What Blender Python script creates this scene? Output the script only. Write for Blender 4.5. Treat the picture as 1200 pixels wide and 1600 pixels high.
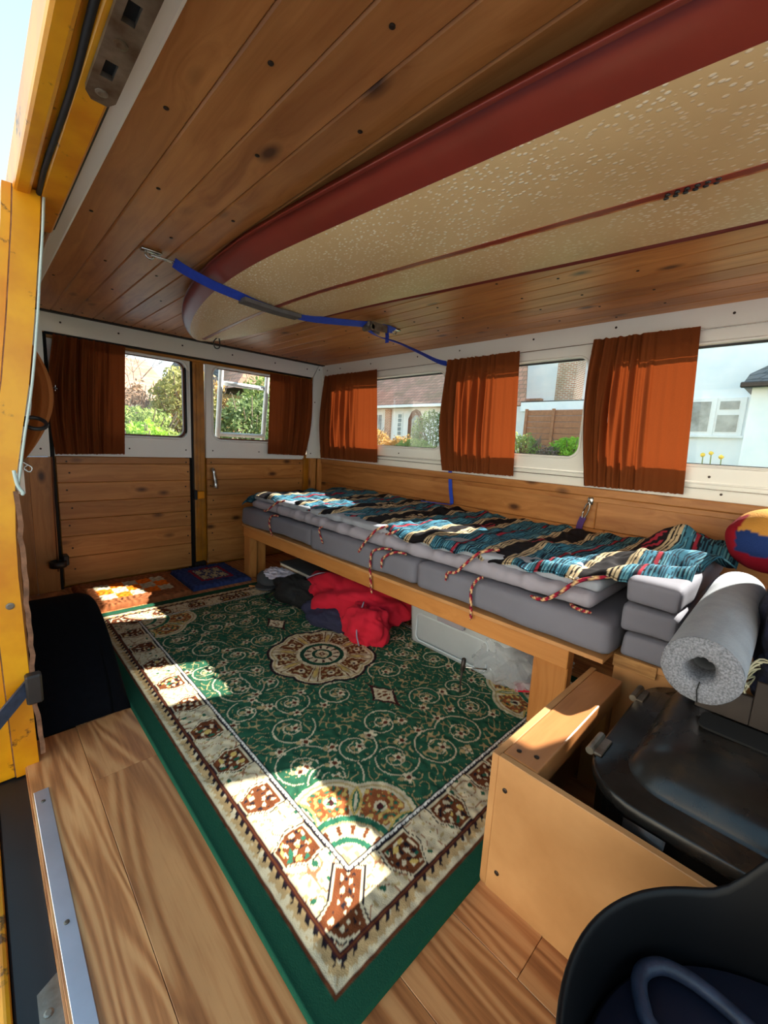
import bpy, bmesh, math, random
import numpy as np
from mathutils import noise as mnoise
from mathutils import Vector, Matrix
from mathutils.geometry import tessellate_polygon

random.seed(7); RNG = np.random.default_rng(7)
PI = math.pi
scn = bpy.context.scene
for o in list(bpy.data.objects): bpy.data.objects.remove(o)
C = scn.collection

# ------------------------------------------------------------ camera
# van axes: X across (sliding door at x=0, window wall at x=1.78), Y towards the rear doors, Z up from the van floor
YAW, PITCH, ROLL, FPX = 0.77552, 0.16226, 0.053843, 658.65
cy, sy = math.cos(YAW), math.sin(YAW); cp, sp = math.cos(PITCH), math.sin(PITCH); cr, sr = math.cos(ROLL), math.sin(ROLL)
Mc = (np.array([[cr, -sr, 0], [sr, cr, 0], [0, 0, 1]]) @ np.array([[1, 0, 0], [0, cp, -sp], [0, sp, cp]])
      @ np.array([[1, 0, 0], [0, 0, -1], [0, 1, 0]]) @ np.array([[cy, -sy, 0], [sy, cy, 0], [0, 0, 1]]))
cam = bpy.data.objects.new('camera', bpy.data.cameras.new('camera')); C.objects.link(cam)
R = Matrix((Mc[0], -Mc[1], -Mc[2])).transposed()
cam.matrix_world = Matrix.Translation((0, 0, 0.80)) @ R.to_4x4()
cam.data.sensor_fit = 'VERTICAL'; cam.data.sensor_height = 24; cam.data.lens = FPX / 1600 * 24
cam.data.clip_start = 0.02; cam.data.clip_end = 400
scn.camera = cam

# ------------------------------------------------------------ light
SUN_STRENGTH, SKY_STRENGTH, EXPOSURE = 7.4, 1.0, 1.55
sun = bpy.data.objects.new('sun', bpy.data.lights.new('sun', 'SUN')); C.objects.link(sun)
sun.data.energy = SUN_STRENGTH; sun.data.angle = math.radians(0.6); sun.data.color = (1.0, 0.93, 0.82)
sun.rotation_euler = Vector((-1.0, 0.355, -0.80)).to_track_quat('-Z', 'Y').to_euler()
wd = bpy.data.worlds.new('sky'); scn.world = wd; wd.use_nodes = True
nt = wd.node_tree; nt.nodes.clear()
wo = nt.nodes.new('ShaderNodeOutputWorld'); bg = nt.nodes.new('ShaderNodeBackground'); nt.links.new(bg.outputs[0], wo.inputs[0])
tc = nt.nodes.new('ShaderNodeTexCoord'); sx = nt.nodes.new('ShaderNodeSeparateXYZ'); nt.links.new(tc.outputs['Generated'], sx.inputs[0])
rp = nt.nodes.new('ShaderNodeValToRGB'); nt.links.new(sx.outputs[2], rp.inputs[0]); nt.links.new(rp.outputs[0], bg.inputs[0])
rp.color_ramp.elements[0].position = 0.0; rp.color_ramp.elements[0].color = (0.88, 0.95, 0.98, 1)
rp.color_ramp.elements[1].position = 0.75; rp.color_ramp.elements[1].color = (0.20, 0.38, 0.54, 1)
e = rp.color_ramp.elements.new(0.30); e.color = (0.34, 0.52, 0.60, 1)
bg.inputs[1].default_value = SKY_STRENGTH
vs = scn.view_settings; vs.view_transform = 'Standard'; vs.look = 'None'; vs.exposure = EXPOSURE; vs.gamma = 1; vs.use_curve_mapping = False
scn.cycles.use_denoising = True
scn.cycles.max_bounces = 10; scn.cycles.diffuse_bounces = 5; scn.cycles.transparent_max_bounces = 24
scn.cycles.sample_clamp_indirect = 6; scn.cycles.caustics_reflective = False; scn.cycles.caustics_refractive = False

# ------------------------------------------------------------ materials
def lin(c):
    c = np.array(c, float) / 255
    return np.where(c <= 0.04045, c / 12.92, ((c + 0.055) / 1.055) ** 2.4)
def col(c): return tuple(lin(c)) + (1,)
class NB:
    def __init__(s, name):
        s.m = bpy.data.materials.new(name); s.m.use_nodes = True; s.t = s.m.node_tree; s.t.nodes.clear()
        s.out = s.n('ShaderNodeOutputMaterial'); s.p = s.n('ShaderNodeBsdfPrincipled'); s.l(s.p.outputs[0], s.out.inputs[0])
    def n(s, k, **kw):
        x = s.t.nodes.new(k)
        for a, b in kw.items(): setattr(x, a, b)
        return x
    def l(s, a, b): s.t.links.new(a, b)
    def coord(s, scale=(1, 1, 1), rand=True, kind='Object'):
        tc = s.n('ShaderNodeTexCoord'); mp = s.n('ShaderNodeMapping'); mp.inputs['Scale'].default_value = scale
        if rand:
            oi = s.n('ShaderNodeObjectInfo'); mu = s.n('ShaderNodeMath', operation='MULTIPLY'); mu.inputs[1].default_value = 37.0
            s.l(oi.outputs['Random'], mu.inputs[0]); ad = s.n('ShaderNodeVectorMath', operation='ADD')
            s.l(tc.outputs[kind], ad.inputs[0]); s.l(mu.outputs[0], ad.inputs[1]); s.l(ad.outputs[0], mp.inputs[0])
        else: s.l(tc.outputs[kind], mp.inputs[0])
        return mp.outputs[0]
    def noise(s, vec, scale=5, detail=4, rough=.55, dist=0):
        x = s.n('ShaderNodeTexNoise'); x.inputs['Scale'].default_value = scale; x.inputs['Detail'].default_value = detail
        x.inputs['Roughness'].default_value = rough; x.inputs['Distortion'].default_value = dist; s.l(vec, x.inputs['Vector']); return x.outputs['Fac']
    def ramp(s, fac, stops):
        r = s.n('ShaderNodeValToRGB'); cr = r.color_ramp
        while len(cr.elements) < len(stops): cr.elements.new(.5)
        for el, (p, c) in zip(cr.elements, stops): el.position = p; el.color = c
        s.l(fac, r.inputs[0]); return r.outputs[0]
    def mix(s, fac, a, b, mode='MIX'):
        x = s.n('ShaderNodeMix', data_type='RGBA', blend_type=mode)
        for i, v in ((0, fac), (6, a), (7, b)):
            if hasattr(v, 'is_linked'): s.l(v, x.inputs[i])
            else: x.inputs[i].default_value = v
        return x.outputs[2]
    def bump(s, h, strength=.3, dist=.002):
        b = s.n('ShaderNodeBump'); b.inputs['Strength'].default_value = strength; b.inputs['Distance'].default_value = dist
        s.l(h, b.inputs['Height']); s.l(b.outputs[0], s.p.inputs['Normal'])
def wht(v): return (v, v, v, 1)

def plain(name, c, rough=.6, metal=0, var=.12, scale=12, bump=.15, bscale=None, spec=.5, c2=None, cut=None):
    b = NB(name); v = b.coord(rand=True)
    n = b.noise(v, scale, 5)
    base = lin(c); d = lin(c2) if c2 else base * (1 - var * 2.2)
    lo, hi = cut or (.35, .65)
    b.l(b.ramp(n, [(lo, tuple(np.clip(d, 0, 1)) + (1,)), (hi, tuple(np.clip(base, 0, 1)) + (1,))]), b.p.inputs['Base Color'])
    b.p.inputs['Roughness'].default_value = rough; b.p.inputs['Metallic'].default_value = metal; b.p.inputs['Specular IOR Level'].default_value = spec
    if bump: b.bump(b.noise(v, bscale or scale * 8, 3), bump)
    return b.m

def wood(name, c1, c2, axis='Y', rough=.42, knots=True, gs=1.0, tint=.16):
    b = NB(name)
    ai = 'XYZ'.index(axis)
    def sc(a, c): 
        s = [c * gs] * 3; s[ai] = a * gs; return tuple(s)
    v = b.coord(sc(.8, 24))
    vk = b.coord(sc(4.6, 9.5))
    wob = b.noise(b.coord(sc(2, 5)), 1.6, 2)
    vo = b.n('ShaderNodeTexVoronoi'); vo.inputs['Scale'].default_value = 1.0; vo.inputs['Randomness'].default_value = 1.0; b.l(vk, vo.inputs['Vector'])
    g = b.n('ShaderNodeMath', operation='MULTIPLY_ADD'); b.l(wob, g.inputs[0]); g.inputs[1].default_value = 1.3
    kn = b.n('ShaderNodeMapRange'); kn.inputs[1].default_value = .05; kn.inputs[2].default_value = .42; kn.inputs[3].default_value = .35; kn.inputs[4].default_value = 0.0
    b.l(vo.outputs['Distance'], kn.inputs[0]); b.l(kn.outputs[0], g.inputs[2])
    av = b.n('ShaderNodeVectorMath', operation='ADD'); b.l(v, av.inputs[0]); b.l(g.outputs[0], av.inputs[1])
    n1 = b.noise(av.outputs[0], 1.5, 6, .6, .4)
    cc = b.ramp(n1, [(.25, col(c2)), (.47, tuple((lin(c1) * .55 + lin(c2) * .45)) + (1,)), (.68, col(c1))])
    blot = b.noise(b.coord(sc(1.2, 4)), 1.3, 3)
    cc = b.mix(b.ramp(blot, [(.42, wht(.0)), (.75, wht(.45))]), cc, col([x * .72 for x in c2]))
    if knots:
        kf = b.ramp(vo.outputs['Distance'], [(.06, wht(.9)), (.10, wht(.6)), (.19, wht(.0))])
        ks = b.noise(b.coord(sc(1.1, 2.3)), 1.4, 1)
        km = b.n('ShaderNodeMath', operation='MULTIPLY'); b.l(kf, km.inputs[0]); b.l(b.ramp(ks, [(.43, wht(0)), (.49, wht(1))]), km.inputs[1])
        cc = b.mix(km.outputs[0], cc, col((58, 26, 10)))
    oi = b.n('ShaderNodeObjectInfo'); mr = b.n('ShaderNodeMapRange'); mr.inputs[3].default_value = 1 - tint; mr.inputs[4].default_value = 1 + tint * .6
    b.l(oi.outputs['Random'], mr.inputs[0])
    hs = b.n('ShaderNodeHueSaturation'); b.l(mr.outputs[0], hs.inputs['Value']); b.l(cc, hs.inputs['Color'])
    b.l(hs.outputs[0], b.p.inputs['Base Color'])
    b.p.inputs['Roughness'].default_value = rough; b.p.inputs['Specular IOR Level'].default_value = .35
    b.bump(n1, .12, .001)
    return b.m

def vcol(name, rough=.9, bump=.25, bscale=700, spec=.15, sheen=0):
    b = NB(name); a = b.n('ShaderNodeAttribute', attribute_name='Col'); b.l(a.outputs['Color'], b.p.inputs['Base Color'])
    b.p.inputs['Roughness'].default_value = rough; b.p.inputs['Specular IOR Level'].default_value = spec
    if bump: b.bump(b.noise(b.coord(rand=False), bscale, 2), bump, .002)
    return b.m

M = {}
M['pine_y'] = wood('pine boards along van', (202, 140, 80), (156, 94, 44), 'Y')
M['pine_x'] = wood('pine boards across van', (202, 142, 78), (158, 98, 46), 'X')
M['pine_z'] = wood('pine boards upright', (202, 142, 78), (160, 102, 50), 'Z')
M['rail_y'] = wood('bed timber', (206, 142, 78), (178, 112, 54), 'Y', gs=.8, tint=.05)
M['rail_z'] = wood('bed timber upright', (204, 140, 76), (174, 108, 52), 'Z', gs=.8, tint=.05)
M['beam_x'] = wood('stained beam', (188, 126, 76), (150, 92, 48), 'X', rough=.35, knots=False, gs=.6, tint=.03)
M['ply'] = plain('birch plywood', (192, 140, 88), .5, var=.08, scale=7, bump=.05, c2=(172, 120, 70))
M['ply_edge'] = wood('plywood edge', (196, 148, 92), (128, 84, 46), 'Y', knots=False, gs=2.5)
M['white'] = plain('white painted panel', (236, 235, 228), .35, var=.02, scale=5, bump=.03)
M['trimgrey'] = plain('pale grey green edge trim', (190, 204, 196), .4, var=.03, bump=0)
M['yellow'] = plain('yellow van paint', (226, 150, 8), .32, var=.08, scale=9, bump=.04, c2=(204, 122, 6))
def worn():
    b = NB('worn yellow paint'); v = b.coord(rand=True)
    n = b.noise(v, 26, 6, .7); base = b.ramp(b.noise(v, 7, 4), [(.35, col((208, 126, 4))), (.65, col((234, 162, 14)))])
    n2 = b.noise(v, 5, 5, .75)
    mm = b.n('ShaderNodeMath', operation='MULTIPLY'); b.l(n, mm.inputs[0]); b.l(n2, mm.inputs[1])
    b.l(b.mix(b.ramp(mm.outputs[0], [(.325, wht(0)), (.37, wht(.9))]), base, col((74, 42, 18))), b.p.inputs['Base Color'])
    b.p.inputs['Roughness'].default_value = .35; b.bump(n, .08); return b.m
M['worn'] = worn()
M['dull_yellow'] = plain('dull ochre door edge paint', (176, 112, 12), .4, var=.15, scale=14, bump=.05)
M['black'] = plain('black plastic', (22, 22, 24), .45, var=.1, bump=.05)
M['rubber'] = plain('black rubber seal', (16, 14, 13), .7, var=.1, bump=.1)
M['dark_gap'] = plain('dark void', (9, 8, 7), .9, var=.1, bump=0)
M['chrome'] = plain('bright metal', (190, 190, 186), .25, 1, var=.05, bump=.02)
M['steel'] = plain('weathered steel plate', (150, 142, 130), .42, .8, var=.22, scale=18, bump=.1, c2=(98, 80, 62))
M['alu'] = plain('brushed aluminium', (196, 200, 214), .38, .75, var=.06, scale=10, bump=.05)
M['screw'] = plain('dark screw head', (58, 46, 38), .4, .6, bump=0)
M['rug'] = vcol('woven rug pile', .95, .5, 420)
M['mat'] = vcol('tufted mat pile', .98, .9, 300)
M['blanket'] = vcol('woven blanket', .95, .5, 500)
M['cord'] = vcol('twisted cord', .9, .3, 900)
M['cushion'] = plain('grey cushion canvas', (112, 112, 124), .85, var=.04, scale=6, bump=.18, bscale=900)
M['duvet'] = plain('lilac grey quilt cotton', (152, 148, 160), .85, var=.05, scale=9, bump=.12, bscale=60)
M['duvet_lining'] = plain('pale grey quilt lining', (152, 158, 170), .8, var=.05, scale=9, bump=.12, bscale=60)
M['blue_web'] = plain('blue webbing', (30, 68, 190), .7, var=.08, scale=60, bump=.3, bscale=500)
M['pad'] = plain('grey foam strap pad', (96, 92, 92), .9, var=.1, scale=40, bump=.3)
M['red_resin'] = plain('red tinted resin rail', (134, 50, 40), .30, var=.08, scale=5, bump=.0)
def deck():
    b = NB('waxed cream deck'); v = b.coord(rand=False)
    vo = b.n('ShaderNodeTexVoronoi'); vo.inputs['Scale'].default_value = 150; b.l(b.coord((1, .55, 1), False), vo.inputs['Vector'])
    big = b.noise(v, 5, 3); dots = b.ramp(vo.outputs['Distance'], [(.20, wht(1)), (.36, wht(0))])
    mm = b.n('ShaderNodeMath', operation='MULTIPLY'); b.l(dots, mm.inputs[0]); b.l(b.ramp(big, [(.36, wht(.25)), (.56, wht(1))]), mm.inputs[1])
    base = b.ramp(b.noise(v, 3, 4), [(.3, col((206, 174, 124))), (.7, col((224, 196, 146)))])
    b.l(b.mix(mm.outputs[0], base, col((246, 238, 216))), b.p.inputs['Base Color'])
    b.p.inputs['Roughness'].default_value = .45; b.bump(mm.outputs[0], .4, .002); return b.m
M['deck'] = deck()
M['carpet_black'] = plain('black lining carpet', (10, 10, 15), .95, var=.15, scale=60, bump=.3, bscale=400, spec=.1)
def curtain_mat(name='rust brown curtain cloth', c=(126, 66, 32), t=(142, 62, 26), f=.22):
    b = NB(name); v = b.coord(rand=True); w = b.noise(b.coord((300, 300, 900)), 1.0, 2)
    cc = b.mix(b.ramp(w, [(.3, wht(0)), (.7, wht(1))]), tuple(lin(c) * .82) + (1,), col(c))
    b.l(cc, b.p.inputs['Base Color']); b.p.inputs['Roughness'].default_value = .9; b.p.inputs['Specular IOR Level'].default_value = .1
    tr = b.n('ShaderNodeBsdfTranslucent'); tr.inputs[0].default_value = col(t)
    mx = b.n('ShaderNodeMixShader'); mx.inputs[0].default_value = f; b.l(b.p.outputs[0], mx.inputs[1]); b.l(tr.outputs[0], mx.inputs[2]); b.l(mx.outputs[0], b.out.inputs[0])
    b.bump(w, .2, .001); return b.m
M['curtain'] = curtain_mat()
M['curtain_lit'] = curtain_mat('curtain cloth with door light', (186, 122, 72), (196, 120, 60), .3)  # lighter copy of the curtain cloth, door sunlight put into its colour
def glass():
    b = NB('window glass'); b.p.inputs['Roughness'].default_value = .02; b.p.inputs['Base Color'].default_value = (.9, .95, .95, 1)
    tr = b.n('ShaderNodeBsdfTransparent'); tr.inputs[0].default_value = (.97, .985, .98, 1)
    gl = b.n('ShaderNodeBsdfGlossy'); gl.inputs['Roughness'].default_value = .02
    fr = b.n('ShaderNodeFresnel'); fr.inputs[0].default_value = 1.25
    v = b.noise(b.coord(rand=True), 30, 3); b.l(b.ramp(v, [(.3, wht(.94)), (.7, wht(.99))]), gl.inputs[0])
    mx = b.n('ShaderNodeMixShader'); b.l(fr.outputs[0], mx.inputs[0]); b.l(tr.outputs[0], mx.inputs[1]); b.l(gl.outputs[0], mx.inputs[2]); b.l(mx.outputs[0], b.out.inputs[0]); return b.m
M['glass'] = glass()
def film(name, c, tr_f, rough=.25):
    b = NB(name); b.p.inputs['Roughness'].default_value = rough
    b.l(b.ramp(b.noise(b.coord(rand=True), 9, 4), [(.3, tuple(lin(c) * .85) + (1,)), (.7, col(c))]), b.p.inputs['Base Color'])
    tr = b.n('ShaderNodeBsdfTransparent'); tl = b.n('ShaderNodeBsdfTranslucent'); tl.inputs[0].default_value = col(c)
    m1 = b.n('ShaderNodeMixShader'); m1.inputs[0].default_value = .5; b.l(b.p.outputs[0], m1.inputs[1]); b.l(tl.outputs[0], m1.inputs[2])
    m2 = b.n('ShaderNodeMixShader'); m2.inputs[0].default_value = tr_f; b.l(m1.outputs[0], m2.inputs[1]); b.l(tr.outputs[0], m2.inputs[2]); b.l(m2.outputs[0], b.out.inputs[0]); return b.m
M['tubbox'] = film('milky storage plastic', (240, 246, 252), .05, .3)
M['polybag'] = film('clear polythene', (232, 234, 236), .55, .12)
M['red_cloth'] = plain('crimson jersey cloth', (196, 12, 44), .9, var=.06, scale=8, bump=.15, bscale=500)
M['navy_cloth'] = plain('navy sports cloth', (38, 38, 66), .85, var=.1, scale=10, bump=.2, bscale=300)
M['black_mesh'] = plain('black mesh cloth', (20, 20, 22), .8, var=.2, scale=90, bump=.5, bscale=400)
M['grey_felt'] = plain('charcoal cap cloth', (70, 72, 76), .9, var=.1, bump=.2)
M['paper'] = plain('white crumpled paper', (214, 210, 226), .8, var=.05, bump=.1)
M['cyan'] = plain('bright blue piping', (22, 130, 220), .7, bump=0)
M['piping'] = plain('grey piping', (150, 140, 160), .7, bump=0)
M['green'] = plain('lime green plastic', (110, 180, 30), .5, bump=.05)
M['foam'] = plain('grey pipe foam', (158, 164, 172), .95, var=.06, scale=30, bump=.4, bscale=250)
M['foam_cut'] = plain('cut foam face', (140, 142, 150), .98, var=.26, scale=330, bump=.9, bscale=420)
def engine():
    b = NB('worn black metal'); v = b.coord(rand=True)
    b.l(b.ramp(b.noise(v, 6, 5, .65), [(.35, col((20, 19, 19))), (.58, col((42, 40, 38))), (.72, col((74, 58, 44)))]), b.p.inputs['Base Color'])
    b.l(b.ramp(b.noise(v, 9, 5), [(.3, wht(.18)), (.7, wht(.42))]), b.p.inputs['Roughness'])
    b.p.inputs['Metallic'].default_value = .35; b.bump(b.noise(v, 40, 4), .12, .002); return b.m
M['engine'] = engine()
M['iron'] = plain('dark iron strip', (66, 58, 54), .45, .5, var=.12, bump=.05)
M['navy_wool'] = plain('navy knitted wool', (30, 36, 66), .95, var=.3, scale=60, bump=1.0, bscale=160, c2=(12, 14, 30))
M['fringe'] = plain('cream wool fringe', (206, 204, 176), .95, bump=.1)
M['tub'] = plain('black trug rubber', (8, 8, 11), .5, var=.1, scale=14, bump=.05, spec=.25)
M['navy_lid'] = plain('dark navy trug bottom', (24, 26, 46), .6, var=.08, scale=14, bump=.1)
M['hose'] = plain('slate hose', (46, 54, 74), .5, var=.2, scale=60, bump=.2)
M['hardboard'] = plain('ragged hardboard edge', (150, 104, 76), .9, var=.25, scale=40, bump=.5)
M['purple'] = plain('purple webbing', (72, 36, 110), .7, bump=.2)
M['road'] = plain('asphalt', (128, 132, 138), .9, var=.12, scale=60, bump=.8, bscale=180, c2=(92, 96, 102))
M['pavement'] = plain('concrete pavement', (150, 148, 142), .9, var=.08, scale=20, bump=.3)
M['grass'] = plain('grass', (92, 118, 50), .95, var=.2, scale=14, bump=.6, bscale=90)
M['render'] = plain('white rendered wall', (246, 247, 248), .85, var=.04, scale=1.4, bump=.25, bscale=30, c2=(232, 238, 242))
M['cream_render'] = plain('cream rendered wall', (232, 226, 210), .85, var=.04, scale=2, bump=.2, bscale=30)
M['upvc'] = plain('white window frame', (238, 240, 240), .4, var=.02, bump=0)
M['housepane'] = plain('dim house pane', (150, 160, 160), .12, var=.2, scale=3, bump=0, c2=(96, 108, 108))
M['fence'] = plain('brown fence board', (176, 120, 88), .85, var=.12, scale=8, bump=.3)
M['doorwood'] = plain('brown door wood', (112, 62, 34), .5, var=.12, scale=12, bump=.1)
def brick(name, c1, c2, mortar, sc=1.0, rowh=.25, bw=.5, squash=None):
    b = NB(name); tc = b.n('ShaderNodeTexCoord'); sp_ = b.n('ShaderNodeSeparateXYZ'); b.l(tc.outputs['Object'], sp_.inputs[0])
    cb = b.n('ShaderNodeCombineXYZ'); ad = b.n('ShaderNodeMath', operation='ADD'); b.l(sp_.outputs[0], ad.inputs[0]); b.l(sp_.outputs[1], ad.inputs[1])
    b.l(ad.outputs[0], cb.inputs[0]); b.l(sp_.outputs[2], cb.inputs[1])
    br = b.n('ShaderNodeTexBrick'); b.l(cb.outputs[0], br.inputs['Vector']); br.inputs['Scale'].default_value = sc
    br.inputs['Color1'].default_value = col(c1); br.inputs['Color2'].default_value = col(c2); br.inputs['Mortar'].default_value = col(mortar)
    br.inputs['Mortar Size'].default_value = .018; br.inputs['Row Height'].default_value = rowh; br.inputs['Brick Width'].default_value = bw
    n = b.noise(b.coord(rand=False), 1.1, 4)
    b.l(b.mix(b.ramp(n, [(.45, wht(0)), (.7, wht(.6))]), br.outputs[0], col((128, 112, 84))), b.p.inputs['Base Color']); b.p.inputs['Roughness'].default_value = .9
    b.bump(br.outputs['Fac'], -.5, .02); return b.m
M['brick'] = brick('red brick', (196, 124, 96), (172, 100, 78), (214, 202, 184), 1, .075, .22)
M['tiles'] = brick('clay roof tiles', (206, 150, 128), (178, 128, 108), (140, 112, 98), 1, .19, .26)
M['slate'] = brick('grey roof slates', (120, 116, 116), (98, 96, 98), (70, 70, 72), 1, .16, .3)
def leaf(name, c1, c2):
    b = NB(name); v = b.coord(rand=False)
    b.l(b.ramp(b.noise(v, 5, 3), [(.35, col(c2)), (.65, col(c1))]), b.p.inputs['Base Color']); b.p.inputs['Roughness'].default_value = .6
    tl = b.n('ShaderNodeBsdfTranslucent'); tl.inputs[0].default_value = col(c1); mx = b.n('ShaderNodeMixShader'); mx.inputs[0].default_value = .4
    b.l(b.p.outputs[0], mx.inputs[1]); b.l(tl.outputs[0], mx.inputs[2]); b.l(mx.outputs[0], b.out.inputs[0]); return b.m
M['leaf'] = leaf('green leaves', (168, 182, 104), (104, 122, 62))
M['leaf_dark'] = leaf('dark leaves', (130, 148, 94), (76, 92, 58))
M['leaf_bright'] = leaf('bright spring leaves', (170, 205, 74), (118, 156, 44))
M['leaf_tan'] = leaf('dry tan leaves', (206, 168, 104), (158, 116, 66))
M['leaf_olive'] = leaf('olive leaves', (178, 172, 108), (112, 112, 66)); M['leaf_brown'] = leaf('brown twigs', (186, 156, 130), (132, 104, 84))
M['twig'] = plain('bare twig bark', (128, 108, 96), .9, bump=.2)
M['daffodil'] = plain('yellow petals', (244, 200, 30), .6, bump=0)

# ------------------------------------------------------------ building helpers
WL = {}
def setp(o, label=None, cat=None, group=None, kind=None):
    if label: o['label'] = label
    if cat: o['category'] = cat
    if group: o['group'] = group
    if kind: o['kind'] = kind
    return o
def thing(name, label, cat, loc=(0, 0, 0), group=None, kind=None):
    o = bpy.data.objects.new(name, None); C.objects.link(o); o.location = loc; o.empty_display_size = .05; WL[o.name] = Vector(loc)
    return setp(o, label, cat, group, kind)
def link(name, me, c, parent):
    o = bpy.data.objects.new(name, me); C.objects.link(o); c = Vector(c)
    if parent: o.parent = parent; o.location = c - WL[parent.name]
    else: o.location = c
    WL[o.name] = c
    return o
def obj(name, V, F, mat, parent=None, smooth=False, cols=None, mats=None, midx=None, base=False):
    V = np.asarray(V, float); lo, hi = V.min(0), V.max(0); c = (lo + hi) / 2
    if base or not parent: c = np.array([c[0], c[1], lo[2]])
    me = bpy.data.meshes.new(name)
    me.from_pydata((V - c).tolist(), [], [tuple(int(i) for i in f) for f in F])
    for m_ in (mats or [mat]): me.materials.append(m_)
    if midx is not None: me.polygons.foreach_set('material_index', np.asarray(midx, dtype=np.int32))
    if smooth: me.polygons.foreach_set('use_smooth', [True] * len(me.polygons))
    if cols is not None:
        at = me.color_attributes.new('Col', 'FLOAT_COLOR', 'POINT')
        a = np.ones((len(V), 4)); a[:, :3] = cols; at.data.foreach_set('color', a.ravel())
    me.update()
    return link(name, me, c, parent)
def copyo(o, delta, parent):
    c = o.copy(); C.objects.link(c); c.parent = parent
    w = WL[o.name] + Vector(delta); c.location = w - (WL[parent.name] if parent else Vector((0, 0, 0))); WL[c.name] = w
    for ch in o.children: copyo(ch, delta, c)
    return c
def bmvf(bm):
    bm.verts.ensure_lookup_table(); bm.verts.index_update()
    V = [v.co[:] for v in bm.verts]; F = [[v.index for v in f.verts] for f in bm.faces]; bm.free(); return V, F
def rb(x0, x1, y0, y1, z0, z1, bev=.002, seg=1):
    bm = bmesh.new(); bmesh.ops.create_cube(bm, size=1)
    for v in bm.verts: v.co = Vector(((x0 + x1) / 2 + v.co.x * (x1 - x0), (y0 + y1) / 2 + v.co.y * (y1 - y0), (z0 + z1) / 2 + v.co.z * (z1 - z0)))
    if bev: bmesh.ops.bevel(bm, geom=bm.edges[:], offset=min(bev, .45 * min(abs(x1 - x0), abs(y1 - y0), abs(z1 - z0))), segments=seg, profile=.5, affect='EDGES')
    return bmvf(bm)
def box(name, x0, x1, y0, y1, z0, z1, mat, parent=None, bev=.002, seg=1): return obj(name, *rb(x0, x1, y0, y1, z0, z1, bev, seg), mat, parent)
def join(*parts):
    V, F = [], []
    for v, f in parts:
        n = len(V); V += [tuple(p) for p in v]; F += [[i + n for i in q] for q in f]
    return V, F
def orient_box(p, q, w, h, bev=.002, up=(0, 0, 1)):
    p, q = Vector(p), Vector(q); d = q - p; L = d.length; d.normalize(); s = d.cross(Vector(up)).normalized(); u = s.cross(d)
    V, F = rb(-w / 2, w / 2, 0, L, -h / 2, h / 2, bev)
    return [tuple(p + s * v[0] + d * v[1] + u * v[2]) for v in V], F
def softbox(x0, x1, y0, y1, z0, z1, r, n=(8, 20, 4), amp=0, freq=4, seed=0, droop=None):
    bm = bmesh.new(); N = n
    lo = np.array([x0, y0, z0]); hi = np.array([x1, y1, z1])
    for ax in range(3):
        a, b2 = [(1, 2), (2, 0), (0, 1)][ax]
        for sgn in (0, 1):
            g = {}
            for i in range(N[a] + 1):
                for j in range(N[b2] + 1):
                    p = np.zeros(3); p[ax] = sgn; p[a] = i / N[a]; p[b2] = j / N[b2]; g[i, j] = bm.verts.new(lo + p * (hi - lo))
            for i in range(N[a]):
                for j in range(N[b2]):
                    q = [g[i, j], g[i + 1, j], g[i + 1, j + 1], g[i, j + 1]]
                    bm.faces.new(q if sgn else q[::-1])
    bmesh.ops.remove_doubles(bm, verts=bm.verts[:], dist=1e-5)
    from mathutils import noise
    for v in bm.verts:
        p = np.array(v.co); inn = np.clip(p, lo + r, hi - r); d = p - inn; L = np.linalg.norm(d)
        if L > 1e-9:
            # chebyshev->euclid remap keeps the face flat and rounds the edges
            m = np.max(np.abs(d)); p = inn + d / L * m
        if amp:
            q = Vector(p) * freq + Vector((seed * 7.1, 0, seed))
            nn = noise.noise(q) + .5 * noise.noise(q * 2.3)
            dirv = (p - (lo + hi) / 2) / (hi - lo); p = p + dirv * amp * nn * 2
        if droop: p = droop(p)
        v.co = p
    return bmvf(bm)
def tess(outer, holes=()):
    rings = [list(outer)] + [list(h) for h in holes]
    tri = tessellate_polygon([[Vector((a, b, 0)) for a, b in r_] for r_ in rings])
    pts = [p for r_ in rings for p in r_]; return rings, pts, tri
def plate(name, outer, holes, f3, t, mat, parent=None):
    """flat panel with holes: f3(a,b,w) -> xyz, w runs 0..t through its thickness"""
    rings, pts, tri = tess(outer, holes); n = len(pts)
    V = [f3(a, b, 0) for a, b in pts] + [f3(a, b, t) for a, b in pts]
    F = [tuple(x) for x in tri] + [tuple(i + n for i in reversed(x)) for x in tri]
    k = 0
    for r_ in rings:
        for i in range(len(r_)):
            j = (i + 1) % len(r_); F.append((k + i, k + j, n + k + j, n + k + i))
        k += len(r_)
    bm = bmesh.new(); vs_ = [bm.verts.new(v) for v in V]
    for f in F:
        try: bm.faces.new([vs_[i] for i in f])
        except ValueError: pass
    bmesh.ops.recalc_face_normals(bm, faces=bm.faces[:])
    return obj(name, *bmvf(bm), mat, parent)
def rrect(x0, x1, y0, y1, r, n=6):
    P = []
    for cx, cy_, a0 in ((x1 - r, y1 - r, 0), (x0 + r, y1 - r, 90), (x0 + r, y0 + r, 180), (x1 - r, y0 + r, 270)):
        for i in range(n + 1):
            a = math.radians(a0 + 90 * i / n); P.append((cx + r * math.cos(a), cy_ + r * math.sin(a)))
    return P
def frames(P):
    P = [Vector(p) for p in P]; T = []
    for i in range(len(P)):
        T.append((P[min(i + 1, len(P) - 1)] - P[max(i - 1, 0)]).normalized())
    u = T[0].orthogonal().normalized(); out = []
    for i, t in enumerate(T):
        u = (u - t * u.dot(t)).normalized(); out.append((P[i], u, t.cross(u)))
    return out
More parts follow.
